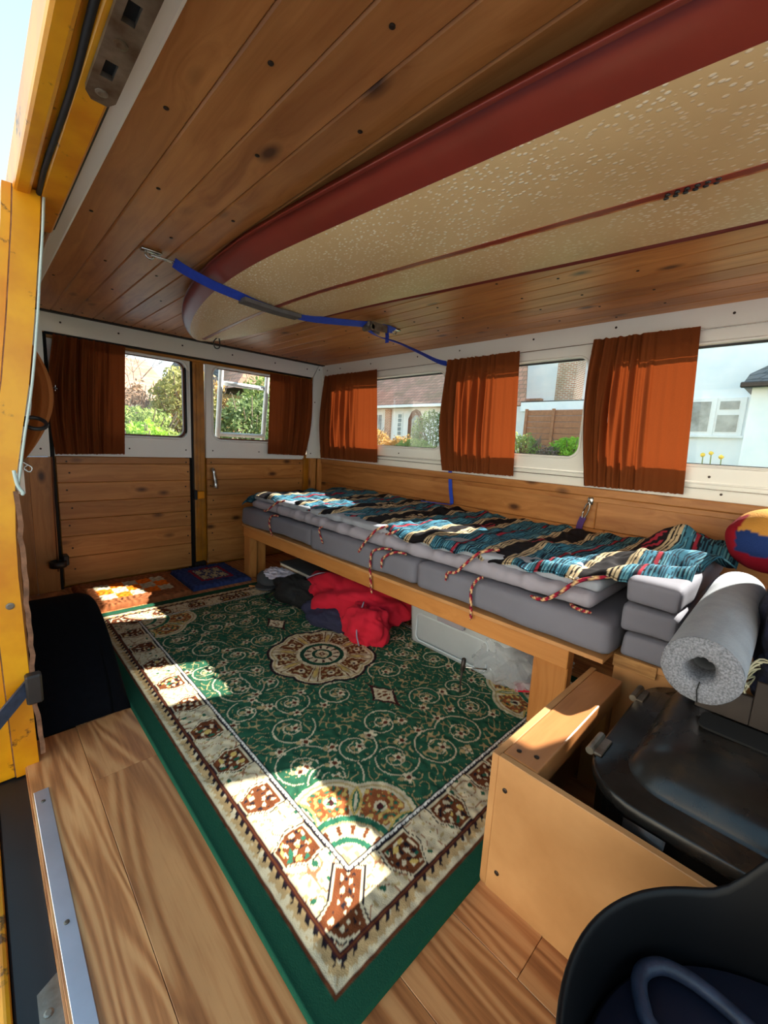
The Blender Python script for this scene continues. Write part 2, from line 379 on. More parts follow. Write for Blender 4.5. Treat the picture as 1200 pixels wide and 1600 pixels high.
def tube(P, r, n=8, cap=True):
    fr = frames(P); V, F = [], []
    rr = r if isinstance(r, (list, tuple, np.ndarray)) else [r] * len(P)
    for (p, u, w), q in zip(fr, rr):
        for k in range(n):
            a = 2 * PI * k / n; V.append(tuple(p + u * (q * math.cos(a)) + w * (q * math.sin(a))))
    for i in range(len(P) - 1):
        for k in range(n):
            a, b2 = i * n + k, i * n + (k + 1) % n; F.append((a, b2, b2 + n, a + n))
    if cap: F.append(tuple(range(n))[::-1]); F.append(tuple(range(len(V) - n, len(V))))
    return V, F
def ring_tube(c, ax1, ax2, R_, r, n=28, m=8, a0=0, a1=2 * PI):
    c, ax1, ax2 = Vector(c), Vector(ax1).normalized(), Vector(ax2).normalized()
    full = abs(a1 - a0) > 6.2; P = [c + ax1 * (R_ * math.cos(a0 + (a1 - a0) * i / n)) + ax2 * (R_ * math.sin(a0 + (a1 - a0) * i / n)) for i in range(n + (0 if full else 1))]
    if not full: return tube(P, r, m)
    nx = ax1.cross(ax2); V, F = [], []
    for i, p in enumerate(P):
        rad = (p - c).normalized()
        for k in range(m):
            a = 2 * PI * k / m; V.append(tuple(p + rad * (r * math.cos(a)) + nx * (r * math.sin(a))))
    L = len(P)
    for i in range(L):
        for k in range(m):
            F.append((i * m + k, ((i + 1) % L) * m + k, ((i + 1) % L) * m + (k + 1) % m, i * m + (k + 1) % m))
    return V, F
def smooth_path(P, k=6):
    P = [Vector(p) for p in P]; out = []
    for i in range(len(P) - 1):
        a, b2, c, d = P[max(i - 1, 0)], P[i], P[i + 1], P[min(i + 2, len(P) - 1)]
        for j in range(k):
            t = j / k; out.append(.5 * ((2 * b2) + (c - a) * t + (2 * a - 5 * b2 + 4 * c - d) * t * t + (-a + 3 * b2 - 3 * c + d) * t ** 3))
    out.append(P[-1]); return out
def ribbon(P, side, th):
    """flat strap: side = half-width vectors (one or per point)"""
    V, F = [], []; P = [Vector(p) for p in P]
    for i, p in enumerate(P):
        s = Vector(side[i] if isinstance(side, list) else side); t = (P[min(i + 1, len(P) - 1)] - P[max(i - 1, 0)]).normalized(); nn = t.cross(s).normalized() * th / 2
        V += [tuple(p + s + nn), tuple(p - s + nn), tuple(p - s - nn), tuple(p + s - nn)]
    for i in range(len(P) - 1):
        for k in range(4): a, b2 = 4 * i + k, 4 * i + (k + 1) % 4; F.append((a, a + 4, b2 + 4, b2))
    F += [(0, 1, 2, 3), (len(V) - 1, len(V) - 2, len(V) - 3, len(V) - 4)]; return V, F
def grid(fn, nu, nv):
    V = [fn(i / nu, j / nv) for j in range(nv + 1) for i in range(nu + 1)]
    F = [(j * (nu + 1) + i, j * (nu + 1) + i + 1, (j + 1) * (nu + 1) + i + 1, (j + 1) * (nu + 1) + i) for j in range(nv) for i in range(nu)]
    return V, F
def cyl(p, q, r0, r1=None, n=16): return tube([p, q], [r0, r0 if r1 is None else r1], n)
def lathe(c, prof, n=32):
    V, F = [], []; c = Vector(c)
    for r, z in prof:
        for k in range(n): a = 2 * PI * k / n; V.append((c.x + r * math.cos(a), c.y + r * math.sin(a), c.z + z))
    for i in range(len(prof) - 1):
        for k in range(n): F.append((i * n + k, i * n + (k + 1) % n, (i + 1) * n + (k + 1) % n, (i + 1) * n + k))
    F.append(tuple(range(n))[::-1]); F.append(tuple(range(len(V) - n, len(V)))); return V, F
def blob(c, rad, amp=.15, freq=2.5, seed=0, sub=4, floor=None, ridge=True, rot=0):
    from mathutils import noise
    bm = bmesh.new(); bmesh.ops.create_icosphere(bm, subdivisions=sub, radius=1); cr_, sr_ = math.cos(rot), math.sin(rot)
    for v in bm.verts:
        q = v.co * freq + Vector((seed * 3.7, seed * 1.3, seed)); n1 = noise.noise(q); n2 = noise.noise(q * 2.1 + Vector((5, 5, 5)))
        d = (1 - 2 * abs(n1)) * amp if ridge else n1 * amp
        p = v.co * (1 + d + n2 * amp * .4); x, y, z = p.x * rad[0], p.y * rad[1], p.z * rad[2]
        x, y = x * cr_ - y * sr_, x * sr_ + y * cr_; z += c[2]
        if floor is not None and z < floor: z = floor
        v.co = (c[0] + x, c[1] + y, z)
    return bmvf(bm)
def heap(c, rad, seed, rot=0, folds=((.9, .4, .2, 9, .17), (.2, .9, .5, 7, .15), (-.6, .7, .4, 13, .12), (.5, -.6, .8, 21, .07)), sub=5, floor=.004, flat=.85):
    bm = bmesh.new(); bmesh.ops.create_icosphere(bm, subdivisions=sub, radius=1); cr_, sr_ = math.cos(rot), math.sin(rot)
    for v in bm.verts:
        n = v.co.copy(); lum = mnoise.noise(n * 1.3 + Vector((seed, seed * 2.1, 0))) * .22; d = 0
        for fx, fy, fz, k, am in folds:
            w = fx * n.x + fy * n.y + fz * n.z + .35 * mnoise.noise(n * 1.8 + Vector((seed * 1.7, k, 2))); tri = abs((w * k / PI) % 2 - 1); d += am * (tri ** 1.3 - .5) * (.4 + .6 * max(0, mnoise.noise(n * 1.5 + Vector((k, seed, 5))) + .5))
        p = n * (1 + lum + d); z = c[2] + (math.copysign(abs(p.z) ** flat, p.z)) * rad[2]
        x, y = p.x * rad[0], p.y * rad[1]; v.co = (c[0] + x * cr_ - y * sr_, c[1] + x * sr_ + y * cr_, max(z, floor + .002 * n.x))
    return bmvf(bm)
def leaves(c, rad, n, size, seed, shell=.55, flat=None):
    r = np.random.default_rng(seed); d = r.normal(size=(n, 3)); d /= np.linalg.norm(d, axis=1)[:, None]
    lump = 1 + .18 * np.sin(d[:, 0] * 7 + seed) * np.sin(d[:, 1] * 6 + 2 * seed) * np.sin(d[:, 2] * 5 + seed)
    p = np.array(c) + d * np.array(rad) * (r.uniform(shell, 1, n) ** .6 * lump)[:, None]
    a = r.normal(size=(n, 3)); a /= np.linalg.norm(a, axis=1)[:, None]; b2 = np.cross(a, r.normal(size=(n, 3))); b2 /= np.linalg.norm(b2, axis=1)[:, None]
    s = size * r.uniform(.6, 1.3, n)[:, None]
    V = np.stack([p - a * s, p + b2 * s * .45, p + a * s, p - b2 * s * .45], 1).reshape(-1, 3)
    if flat is not None: V[:, 2] = np.maximum(V[:, 2], flat)
    return V, np.arange(n * 4).reshape(-1, 4)
def disc_screw(p, axis, r=.0045): 
    d = {'x': Vector((1, 0, 0)), 'y': Vector((0, 1, 0)), 'z': Vector((0, 0, 1))}[axis[-1]] * (-1 if axis[0] == '-' else 1)
    p = Vector(p); return tube([p - d * .001, p + d * .0012, p + d * .002], [r, r, r * .6], 10)

# ============================================================ SETTING
# ---- floor
floor = setp(box('floor', .035, 1.80, -1.2, 2.56, -.06, -.004, M['dark_gap'], bev=0), kind='structure')
vinyl = None
def vinyl_mat():
    b = NB('oak effect floor plank'); v = b.coord((7, .9, 7))
    lo = b.noise(v, .9, 2, .45, .6); mu = b.n('ShaderNodeMath', operation='MULTIPLY'); b.l(lo, mu.inputs[0]); mu.inputs[1].default_value = 105.0
    sn = b.n('ShaderNodeMath', operation='SINE'); b.l(mu.outputs[0], sn.inputs[0]); ab = b.n('ShaderNodeMath', operation='MULTIPLY_ADD'); b.l(sn.outputs[0], ab.inputs[0]); ab.inputs[1].default_value = .22; ab.inputs[2].default_value = .5
    fine = b.noise(b.coord((130, 7, 130)), 1.5, 4)
    mm = b.n('ShaderNodeMath', operation='MULTIPLY_ADD'); b.l(fine, mm.inputs[0]); mm.inputs[1].default_value = .55; b.l(ab.outputs[0], mm.inputs[2])
    cc = b.ramp(mm.outputs[0], [(.42, col((138, 82, 46))), (.72, col((188, 122, 72))), (1.0, col((212, 152, 98)))])
    cc = b.mix(b.ramp(b.noise(b.coord((6, 1.6, 6)), 1.2, 4), [(.45, wht(0)), (.75, wht(.55))]), cc, col((150, 100, 62)))
    oi = b.n('ShaderNodeObjectInfo'); mr = b.n('ShaderNodeMapRange'); mr.inputs[3].default_value = .80; mr.inputs[4].default_value = 1.12
    b.l(oi.outputs['Random'], mr.inputs[0]); hs = b.n('ShaderNodeHueSaturation'); b.l(mr.outputs[0], hs.inputs['Value']); b.l(cc, hs.inputs['Color'])
    b.l(hs.outputs[0], b.p.inputs['Base Color']); b.p.inputs['Roughness'].default_value = .38; b.bump(fine, .08, .001); return b.m
M['vinyl'] = vinyl_mat()
xs = [.036, .145, .277, .409, .541, .673, .805, .937, 1.069, 1.201, 1.333, 1.465, 1.597, 1.79]
cuts = {0: [-1.1, .1, 1.29, 2.1], 1: [-1.1, .0, 1.047, 1.29, 2.2], 2: [-.9, .6, 1.8], 3: [-.5, .75, 1.95], 4: [-.7, .205, 1.4], 5: [-.4, .9, 2.1], 6: [-.8, .4, 1.6]}
for i in range(len(xs) - 1):
    cc = [-1.2] + [c for c in cuts.get(i, [-.4 - .1 * (i % 3), .8 + .13 * (i % 4), 1.95])] + [2.54]
    for a, b2 in zip(cc[:-1], cc[1:]):
        if i == 0 and a >= 1.28 and b2 < 2.2: continue
        if b2 - a < .05: continue
        box('plank', xs[i] + .0004, xs[i + 1] - .0004, a + .0004, b2 - .0004, -.004, 0, M['vinyl'], floor, bev=.0006)

# ---- ceiling: boards running along the van
ceiling = setp(box('ceiling', .12, 1.83, -1.2, 2.56, 1.316, 1.34, M['dull_yellow'], bev=0), kind='structure')
k = 0; x = .2155
while x < 1.785:
    x1 = min(x + .0785, 1.787)
    # tongue and groove board, edges chamfered underneath
    o = box('plank', x + .0003, x1 - .0003, -1.15, 2.47, 1.30, 1.314, M['pine_y'], ceiling, bev=.003)
    for ys in (2.40, 1.9, 1.28, .80, .45) if k % 2 == 0 else (2.40, 1.6, 1.05, .6):
        obj('screw', *disc_screw((x + .035 + .01 * math.sin(k + ys * 9), ys + .02 * math.sin(k * 3), 1.30), '-z', .0042), M['screw'], o)
    x = x1; k += 1

# ---- right wall (windows)
SIDE_W = [(1.42, 2.32), (.705, 1.30), (-.12, .600)]
fR = lambda a, b2, w: (1.78 + w, a, b2)
wall_r = setp(plate('wall_right', [(-1.2, .667), (2.50, .667), (2.50, 1.305), (-1.2, 1.305)],
    [rrect(a, b2, .785, 1.180, .045) for a, b2 in SIDE_W], fR, .022, M['white']), kind='structure')
body_r = setp(plate('trim_1', [(-1.2, -.35), (2.58, -.35), (2.58, 1.37), (-1.2, 1.37)],
    [rrect(a - .012, b2 + .012, .765, 1.236, .05) for a, b2 in SIDE_W], lambda a, b2, w: (1.826 + w, a, b2), .012, M['yellow']), kind='structure')
for i, (a, b2) in enumerate(SIDE_W):
    w = setp(plate('window_%d' % (i + 1), rrect(a - .014, b2 + .014, .763, 1.236, .055), [rrect(a - .002, b2 + .002, .781, 1.200, .042)],
        lambda p, q, t: (1.8025 + t, p, q), .022, M['dull_yellow']), kind='structure')
    obj('rubber_seal', *join(*[orient_box(p, q, .008, .010, 0, (1, 0, 0)) for p, q in [((1.812, a, .784), (1.812, b2, .784)), ((1.812, a, 1.178), (1.812, b2, 1.178)), ((1.812, a, .784), (1.812, a, 1.178)), ((1.812, b2, .784), (1.812, b2, 1.178))]]), M['rubber'], w)
    plate('pane', rrect(a - .006, b2 + .006, .772, 1.206, .048), [], lambda p, q, t: (1.815 + t, p, q), .004, M['glass'], w)
# pressed return lips round the openings, a raised ledge and the curtain wires
for a, b2 in SIDE_W:
    P = rrect(a - .006, b2 + .006, .779, 1.184, .05); obj('window_lip', *tube([(1.7805, p, q) for p, q in P + P[:1]], .005, 6), M['white'], wall_r, True)
obj('pressed_rib', *tube([(1.779, -1.2, .722), (1.779, 2.46, .722)], .005, 6), M['white'], wall_r, True)
obj('curtain_wire', *tube([(1.772, -1.1, 1.232), (1.772, 2.47, 1.219)], .0016, 6), M['chrome'], wall_r, True)
obj('curtain_wire', *tube([(1.768, -1.1, .706), (1.768, 2.47, .702)], .0014, 6), M['chrome'], wall_r, True)
for y, z in [(2.44, 1.265), (2.30, 1.268), (2.0, 1.27), (1.62, 1.272), (1.34, 1.272), (.95, 1.275), (.62, 1.275), (.27, 1.268), (2.45, 1.05), (2.45, .70), (1.72, .745), (.645, .735), (.26, .745), (.22, .69), (1.36, .69)]:
    obj('screw', *disc_screw((1.78, y, z), '-x', .0042), M['screw'], wall_r)
# timber below the windows
zb = [.0, .13, .26, .385, .505, .632]
obj('moulding', *join(rb(1.756, 1.78, -1.2, 2.456, .634, .667, .004, 2), rb(1.764, 1.78, -1.2, 2.456, .612, .634, .003, 2)), M['pine_y'], wall_r)
for i in range(5):
    ys = [-1.2, .56 if i % 2 else 1.2, 2.456] if i < 4 else [-1.2, .598, 2.456]
    for a, b2 in zip(ys[:-1], ys[1:]):
        box('plank', 1.766, 1.78, a + .0004, b2 - .0004, zb[i] + .0006, zb[i + 1] - .0006, M['pine_y'], wall_r, bev=.003)
box('backing', 1.781, 1.80, -1.2, 2.512, .0, .666, M['dark_gap'], wall_r, bev=0)

# ---- rear wall with two doors
YR = 2.53
wall_b = setp(thing('wall_back', None, None, (.95, YR, 0)), kind='structure')
fB = lambda a, b2, w: (a, YR + w, b2)
plate('header_panel', [(.262, 1.214), (1.705, 1.214), (1.752, 1.296), (.262, 1.296)], [], lambda a, b2, w: (a, 2.505 + w, b2), .012, M['white'], wall_b)
for xx in (.33, .56, .86, 1.14, 1.42, 1.66): obj('screw', *disc_screw((xx, 2.505, 1.262), '-y', .0045), M['screw'], wall_b)
plate('corner_panel', [(1.672, .667), (1.785, .667), (1.785, 1.30), (1.756, 1.30), (1.712, 1.22)], [], lambda a, b2, w: (a, 2.50 + w, b2), .012, M['white'], wall_b)
for p in ((1.755, 1.27), (1.725, 1.05), (1.70, .70)): obj('screw', *disc_screw((p[0], 2.50, p[1]), '-y', .0045), M['screw'], wall_b)
plate('corner_panel', [(.05, .655), (.258, .655), (.262, 1.296), (.05, 1.296)], [], lambda a, b2, w: (a, 2.50 + w, b2), .012, M['white'], wall_b)
obj('screw', *disc_screw((.225, 2.50, .69), '-y', .0045), M['screw'], wall_b)
for a, b2 in ((.02, .10), (.1005, .175), (.1755, .262)): box('plank', a, b2, 2.497, 2.509, .0, .652, M['pine_z'], wall_b, bev=.002)
for a, b2, yy in ((1.69, 1.742, 2.488), (1.7425, 1.785, 2.46)): box('plank', a, b2, yy, yy + .022, .0, .664, M['pine_z'], wall_b, bev=.002)
box('leak_filler', 1.664, 1.84, 2.513, 2.58, -.05, .69, M['dull_yellow'], wall_b, 0)  # added block that stops sun leaking through the rear corner
box('door_jamb', 1.655, 1.69, 2.512, 2.56, .0, .664, M['dull_yellow'], wall_b)
box('door_jamb', .255, .276, 2.514, 2.56, .0, 1.21, M['dark_gap'], wall_b)
box('door_head', .25, 1.78, 2.518, 2.56, 1.19, 1.31, M['dull_yellow'], wall_b)
obj('head_seal', *tube([(.27, 2.514, 1.209), (1.70, 2.514, 1.209)], .006, 8), M['rubber'], wall_b, True)
box('roof_edge', .22, 1.79, 2.47, 2.53, 1.296, 1.315, M['rubber'], wall_b)
DZ = [.012, .155, .262, .347, .434, .528, .620, .655]
DOORS = [(.278, .905, (.42, .888), 1), (.988, 1.662, (1.034, 1.575), 2)]
for x0, x1, (wa, wb), n in DOORS:
    top1 = x1 + (.045 if n == 2 else 0)
    d = setp(plate('door_%d' % n, [(x0, .657), (x1, .657), (top1, 1.207), (x0 + (.008 if n == 2 else -.002), 1.207)], [rrect(wa, wb, .766, 1.182, .045)], fB, .03, M['white']), kind='structure')
    P = rrect(wa - .004, wb + .004, .762, 1.186, .049); obj('window_lip', *tube([(p, YR - .001, q) for p, q in P + P[:1]], .006, 6), M['white'], d, True)
    for a, b2 in zip(DZ[:-1], DZ[1:]):
        pl = box('plank', x0 + .002, x1 - .012 if n == 1 else x1, YR - .004, YR + .012, a + .0006, b2 - .0006, M['pine_x'], d, bev=.0025)
        for xx in ((x0 + .045, x1 - .03) if n == 1 else (x0 + .03, x1 - .03)): obj('screw', *disc_screw((xx + .008 * math.sin(a * 40), YR - .004, (a + b2) / 2 + .012 * math.sin(a * 77)), '-y', .0042), M['screw'], pl)
    box('door_skin', x0 - .01, x1 + .02, YR + .035, YR + .05, -.1, .70, M['yellow'], d)
    fr = plate('window_frame', rrect(wa - .02, wb + .02, .746, 1.202, .06), [rrect(wa + .008, wb - .012, .776, 1.178, .04)], lambda a, b2, w: (a, YR + .0305 + w, b2), .02, M['doorwood'], d)
    plate('pane', rrect(wa - .004, wb + .004, .762, 1.186, .05), [], lambda a, b2, w: (a, YR + .042 + w, b2), .004, M['glass'], fr)
    for xx in ((x0 + .04, (x0 + x1) / 2, x1 - .03)):
        for zz in (.70, 1.195): obj('screw', *disc_screw((xx, YR, zz), '-y', .004), M['screw'], d)
    if n == 1:
        obj('window_latch', *join(rb(.272, .30, YR - .02, YR, .955, .985, .003), cyl((.285, YR - .02, .97), (.305, YR - .03, .965), .006)), M['chrome'], d)
    if n == 2:
        # painted centre post of the door, with its inner step
        obj('centre_post', *join(rb(.918, .960, YR - .002, YR + .05, .03, 1.205, .006, 2), rb(.960, .986, YR + .008, YR + .05, .03, 1.205, .004, 2), rb(.936, .944, YR - .008, YR, .06, 1.18, .003, 2)), M['dull_yellow'], d)
        box('lock_catch', .925, .965, YR - .03, YR - .002, .418, .462, M['yellow'], d, .004); box('catch_jaw', .906, .926, YR - .028, YR - .002, .415, .47, M['black'], d, .003)
        obj('rubber_foot', *rb(.905, .975, YR - .02, YR + .03, .0, .035, .006, 2), M['rubber'], d)
        hd = obj('door_handle', *tube(smooth_path([(1.018, YR - .006, .588), (1.018, YR - .028, .585), (1.022, YR - .03, .55), (1.030, YR - .03, .50), (1.026, YR - .03, .482)], 4), [.013] * 9 + [.014] * 4 + [.016] * 2 + [.020] * 2, 10), M['chrome'], d, True)
box('door_gap', .884, .922, YR + .01, YR + .05, .0, 1.21, M['dark_gap'], wall_b)
obj('door_seal', *tube([(.911, YR - .002, .03), (.911, YR - .002, 1.205)], .0055, 8), M['rubber'], wall_b, True)
obj('door_seal', *tube([(.2705, YR - .012, .03), (.2705, YR - .012, 1.205)], .0045, 8), M['rubber'], wall_b, True)

# ---- left wall behind the pillar
wall_l = setp(obj('wall_left', *join(orient_box((.045, 1.27, .32), (.045, 2.52, .32), .012, .66, 0), orient_box((.075, 1.27, .97), (.075, 2.52, .97), .012, .66, 0)), M['white']), kind='structure')
for i in range(4): box('plank', .052, .062, 1.29 + i * .3, 1.589 + i * .3, .02, .655, M['pine_z'], wall_l)

# ---- sliding door opening: pillar, header, sill (all part of the van body)
zk = [-.02, .067, .265, .465, .565, .665, .775, .884, 1.017, 1.11, 1.20, 1.27]
xk = [.062, .060, .057, .054, .056, .062, .080, .099, .116, .126, .136, .142]
def pil(dx0, dx1, y0, y1, fl=0):
    V, F = [], []
    for z, x in zip(zk, xk): d0 = dx0 - fl * max(0, .9 - z); V += [(x + d0, y0, z), (x + dx1, y0, z), (x + dx1, y1, z), (x + d0, y1, z)]
    for i in range(len(zk) - 1):
        for q in range(4): F.append((4 * i + q, 4 * i + (q + 1) % 4, 4 * i + 4 + (q + 1) % 4, 4 * i + 4 + q))
    F += [(3, 2, 1, 0), tuple(range(len(V) - 4, len(V)))]; return V, F
pillar = setp(obj('trim_2', *pil(-.045, -.002, 1.198, 1.27), M['worn']), kind='structure')
obj('outer_flange', *pil(-.062, -.047, 1.204, 1.27, .06), M['worn'], pillar)
obj('seam', *pil(-.0475, -.0435, 1.204, 1.26), M['hardboard'], pillar)
obj('edge_trim', *tube(smooth_path([(x + .003, 1.199, z) for x, z in zip(xk, zk) if z > .6] , 4), .0026, 8), M['trimgrey'], pillar, True)
obj('trim_tail', *tube(smooth_path([(.060, 1.199, .70), (.064, 1.196, .668), (.072, 1.194, .652), (.070, 1.196, .648)], 4), .0036, 8), M['trimgrey'], pillar, True)
rg = random.Random(3)
obj('hardboard_edge', *ribbon([(x0_ + .004 + rg.uniform(-.002, .003), 1.2, z0_) for x0_, z0_ in [(.058 + .008 * max(0, (.15 - z) / .15), z) for z in np.linspace(.02, .655, 26)]], (.0045, 0, 0), .012), M['hardboard'], pillar)
for z, xx in ((.084, .004), (.135, .006)): obj('bolt_hole', *tube([(xx, 1.2075, z), (xx, 1.209, z)], [.013, .013], 16), M['rubber'], pillar)
obj('rust_screw', *disc_screw((.034, 1.198, .40), '-y', .008), M['steel'], pillar)

header = setp(obj('trim_3', *rb(.138, .180, -.9, 1.40, 1.262, 1.31, .004), M['worn']), kind='structure')
obj('gutter', *join(rb(.096, .124, -.9, 2.0, 1.258, 1.33, .006, 2), rb(.112, .142, -.9, 1.42, 1.274, 1.33, .002)), M['worn'], header)
obj('gutter_seal', *tube(smooth_path([(.136 + .002 * math.sin(i * 2.1), y, 1.266) for i, y in enumerate(np.linspace(1.40, -.9, 16))], 3), .0048, 8), M['rubber'], header, True)
box('white_cloth_edge', .184, .217, -.9, 2.45, 1.286, 1.312, M['white'], header, bev=.006, seg=2)
obj('seal', *tube([(.182, 1.40, 1.277), (.182, -.9, 1.277)], .005, 8), M['rubber'], header, True)
hl = [[(.156, y - .017), (.170, y - .017), (.170, y + .017), (.156, y + .017)] for y in (.715, .608, .50)]
pl = plate('striker_plate', [(.147, .30), (.183, .30), (.183, .775), (.176, .79), (.156, .79), (.147, .775)], hl, lambda a, b2, w: (a, b2, 1.2535 + w), .007, M['steel'], header)
for y in (.765, .66, .555): obj('screw', *disc_screw((.164, y, 1.2535), '-z', .008), M['steel'], pl)
for y in (.715, .608, .50): box('socket', .154, .172, y - .019, y + .019, 1.2608, 1.2616, M['dark_gap'], pl, 0)

sill = setp(box('trim_4', -.018, .036, -1.2, 1.235, -.08, -.024, M['black'], bev=.003), kind='structure')
box('yellow_lip', -.034, -.019, -1.2, 1.24, -.09, -.016, M['worn'], sill, bev=.006, seg=2)
box('riser', .0335, .036, -1.2, 1.23, -.03, -.002, M['vinyl'], sill, bev=0)
st = box('threshold_strip', .040, .066, -1.2, 1.09, .0002, .0026, M['alu'], sill, bev=.0008)
for y in (1.05, .74, .40): obj('screw', *disc_screw((.053, y, .0026), 'z', .004), M['steel'], st)
pl = plate('striker_plate', [(.004, .30), (.034, .30), (.034, .69), (.008, .675)], [[(.014, .575), (.026, .575), (.026, .605), (.014, .605)]], lambda a, b2, w: (a, b2, -.0238 + w), .004, M['steel'], sill)
obj('screw', *disc_screw((.018, .64, -.0198), 'z', .006), M['steel'], pl)
box('socket', .012, .028, .572, .608, -.0237, -.0228, M['dark_gap'], pl, 0)
box('outer_sill', -.05, .03, -1.2, 1.3, -.42, -.085, M['worn'], sill, bev=.01)

# ============================================================ WHEEL ARCH, RINGS AND FITTINGS ON THE LEFT
def arch(u, v):
    # u across the hump (from wall to floor), v along it
    y = 1.288 + v * .80
    prof = min(1, math.sin(min(v, .5) * PI * .98) ** .62 if v < .5 else math.sin((1 - v) * PI * .98) ** .62) if 0 < v < 1 else 0
    h = .004 + .215 * prof
    if u < .62: return (.060 + u / .62 * .175, y, h)
    a = (u - .62) / .38 * PI / 2; rr_ = min(.05, h)
    return (.235 + .05 * math.sin(a) ** 1.0 - .008 * (1 - v), y, h - rr_ * (1 - math.cos(a)) - (h - rr_) * max(0, (u - .84) / .16) * .985)
wa = setp(obj('wheel_arch_cover', *grid(arch, 36, 48), M['carpet_black'], None, True), 'black carpeted wheel arch hump behind the yellow door pillar, beside the green rug', 'wheel arch')
t = thing('door_check_strap', 'short grey-black rubber check strap pinned across the foot of the yellow pillar', 'strap', (.05, 1.19, .19))
obj('strap', *ribbon([(-.07, 1.13, .115), (-.02, 1.145, .145), (.025, 1.17, .185), (.058, 1.19, .213)], (0, .004, .017), .008), M['hose'], t)
box('bracket', .046, .076, 1.17, 1.197, .165, .235, M['iron'], t, .004)
t = thing('hanging_ring', 'black rubber ring hanging beside the yellow pillar by the left curtain', 'ring', (.085, 1.25, .80))
obj('ring', *ring_tube((.106, 1.255, .802), (1, 0, -.05), (0, .8, .6), .021, .0045), M['black'], t, True)
obj('clip', *join(cyl((.076, 1.25, .806), (.09, 1.252, .806), .005), rb(.07, .08, 1.245, 1.257, .80, .82, .002)), M['black'], t, True)
t = thing('curtain_hook', 'small bright wire hook on the inside of the yellow pillar', 'hook', (.07, 1.25, .70))
obj('hook_wire', *tube(smooth_path([(.068, 1.25, .722), (.082, 1.25, .712), (.094, 1.25, .702), (.09, 1.25, .692), (.08, 1.25, .70), (.088, 1.25, .708)], 5), .0022, 6), M['chrome'], t, True)
t = thing('pole_clip', 'black plastic clip ring low on the seam beside the left rear door', 'clip', (.255, 2.45, .12))
obj('ring', *ring_tube((.252, 2.45, .150), (1, 0, 0), (0, 1, 0), .026, .008, 24, 8), M['black'], t, True)
obj('band', *lathe((.252, 2.45, .135), [(.034, 0), (.034, .028), (.028, .028), (.028, .0)], 24), M['black'], t, True)
box('backplate', .272, .296, 2.45, 2.50, .135, .185, M['black'], t, .004)
obj('pole', *tube([(.252, 2.458, .11), (.255, 2.47, .40), (.262, 2.485, .655)], .003, 8), M['doorwood'], t, True)

# ============================================================ CURTAINS
def curtain(name, label, plane, at, top, bot, z0, z1, gather, seed, depth=.022, nf=12, group=None):
    """top/bot = (edge0, edge1) along the wall at the top and bottom; gather = share of the width (from edge0) in tight folds"""
    r = random.Random(seed); ph = [r.uniform(0, 6.3) for _ in range(4)]
    def off(u, v):
        g = 1.0 if u < gather else max(.08, 1 - (u - gather) * 7)
        a = u / gather * nf * PI * 2 / 2
        f = math.sin(a + .7 * math.sin(v * 3 + ph[0])) * .55 + .45 * math.sin(a * 1.73 + ph[1] + 1.1 * v) + .5 * mnoise.noise(Vector((u * 16, v * 2.2, seed)))
        flat = .12 * math.sin(u * 9 + v * 2 + ph[2])
        env = .35 + .65 * math.sin(min(max(v, .02), .98) * PI) ** .6
        return depth * (g * f * env + flat)
    def pos(u, v, extra=0):
        a, b2 = top[0] + (top[1] - top[0]) * u, bot[0] + (bot[1] - bot[0]) * u
        e = a + (b2 - a) * v + (math.sin(v * PI) * .022 * (1 - u) ** 2) * (1 if top[0] > top[1] else -1)
        z = z1 + (z0 - z1) * v + (.0035 * mnoise.noise(Vector((u * 34, seed, v))) - .006 * (1 - u) * v)
        d = at - depth - off(u, v) * 1.0 - extra
        return (d, e, z) if plane == 'x' else (e, d, z)
    t = thing(name, label, 'curtain', pos(.5, 1), group)
    V, F = grid(lambda u, v: pos(u, v), 150, 40); o = obj('cloth', V, F, M['curtain'], t, True)
    V, F = grid(lambda u, v: pos(u, v * .085, .0022), 150, 4); obj('top_hem', V, F, M['curtain'], t, True)
    V, F = grid(lambda u, v: pos(u, 1 - .10 * (1 - v), .0022), 150, 4); obj('bottom_hem', V, F, M['curtain'], t, True)
    return t
curtain('curtain', 'rust curtain on the long wall nearest the rear corner', 'x', 1.772, (2.425, 1.905), (2.44, 1.865), .680, 1.224, .55, 1)
curtain('curtain', 'middle rust curtain of the long wall, with the blue strap end hanging behind it', 'x', 1.772, (1.385, .992), (1.365, .965), .682, 1.226, .60, 2)
curtain('curtain', 'widest rust curtain, on the long wall right of the middle curtain', 'x', 1.772, (.682, .348), (.655, .318), .680, 1.233, .52, 3, nf=8)
curtain('curtain', 'darkest wide brown curtain gathered over the left rear door window', 'y', YR - .006, (.298, .586), (.278, .562), .672, 1.205, .72, 4, nf=11)
curtain('curtain', 'narrow brown curtain at the corner side of the right rear door window', 'y', YR - .006, (1.705, 1.382), (1.655, 1.372), .690, 1.196, .62, 5, nf=9)
# tied curtain at the left side window, mostly behind the pillar
def tied(u, v):
    w = .055 + .02 * math.sin(v * PI)
    return (.086 + w * math.sin(v * PI) ** .7 * (.9 + .15 * math.sin(u * 30)), 1.42 + u * .30, 1.06 - v * .36)
t = thing('curtain', 'curtain coloured as sunlit, bulging from behind the yellow pillar at the left side window', 'curtain', (.1, 1.57, .70))
obj('cloth', *grid(tied, 60, 24), M['curtain_lit'], t, True)

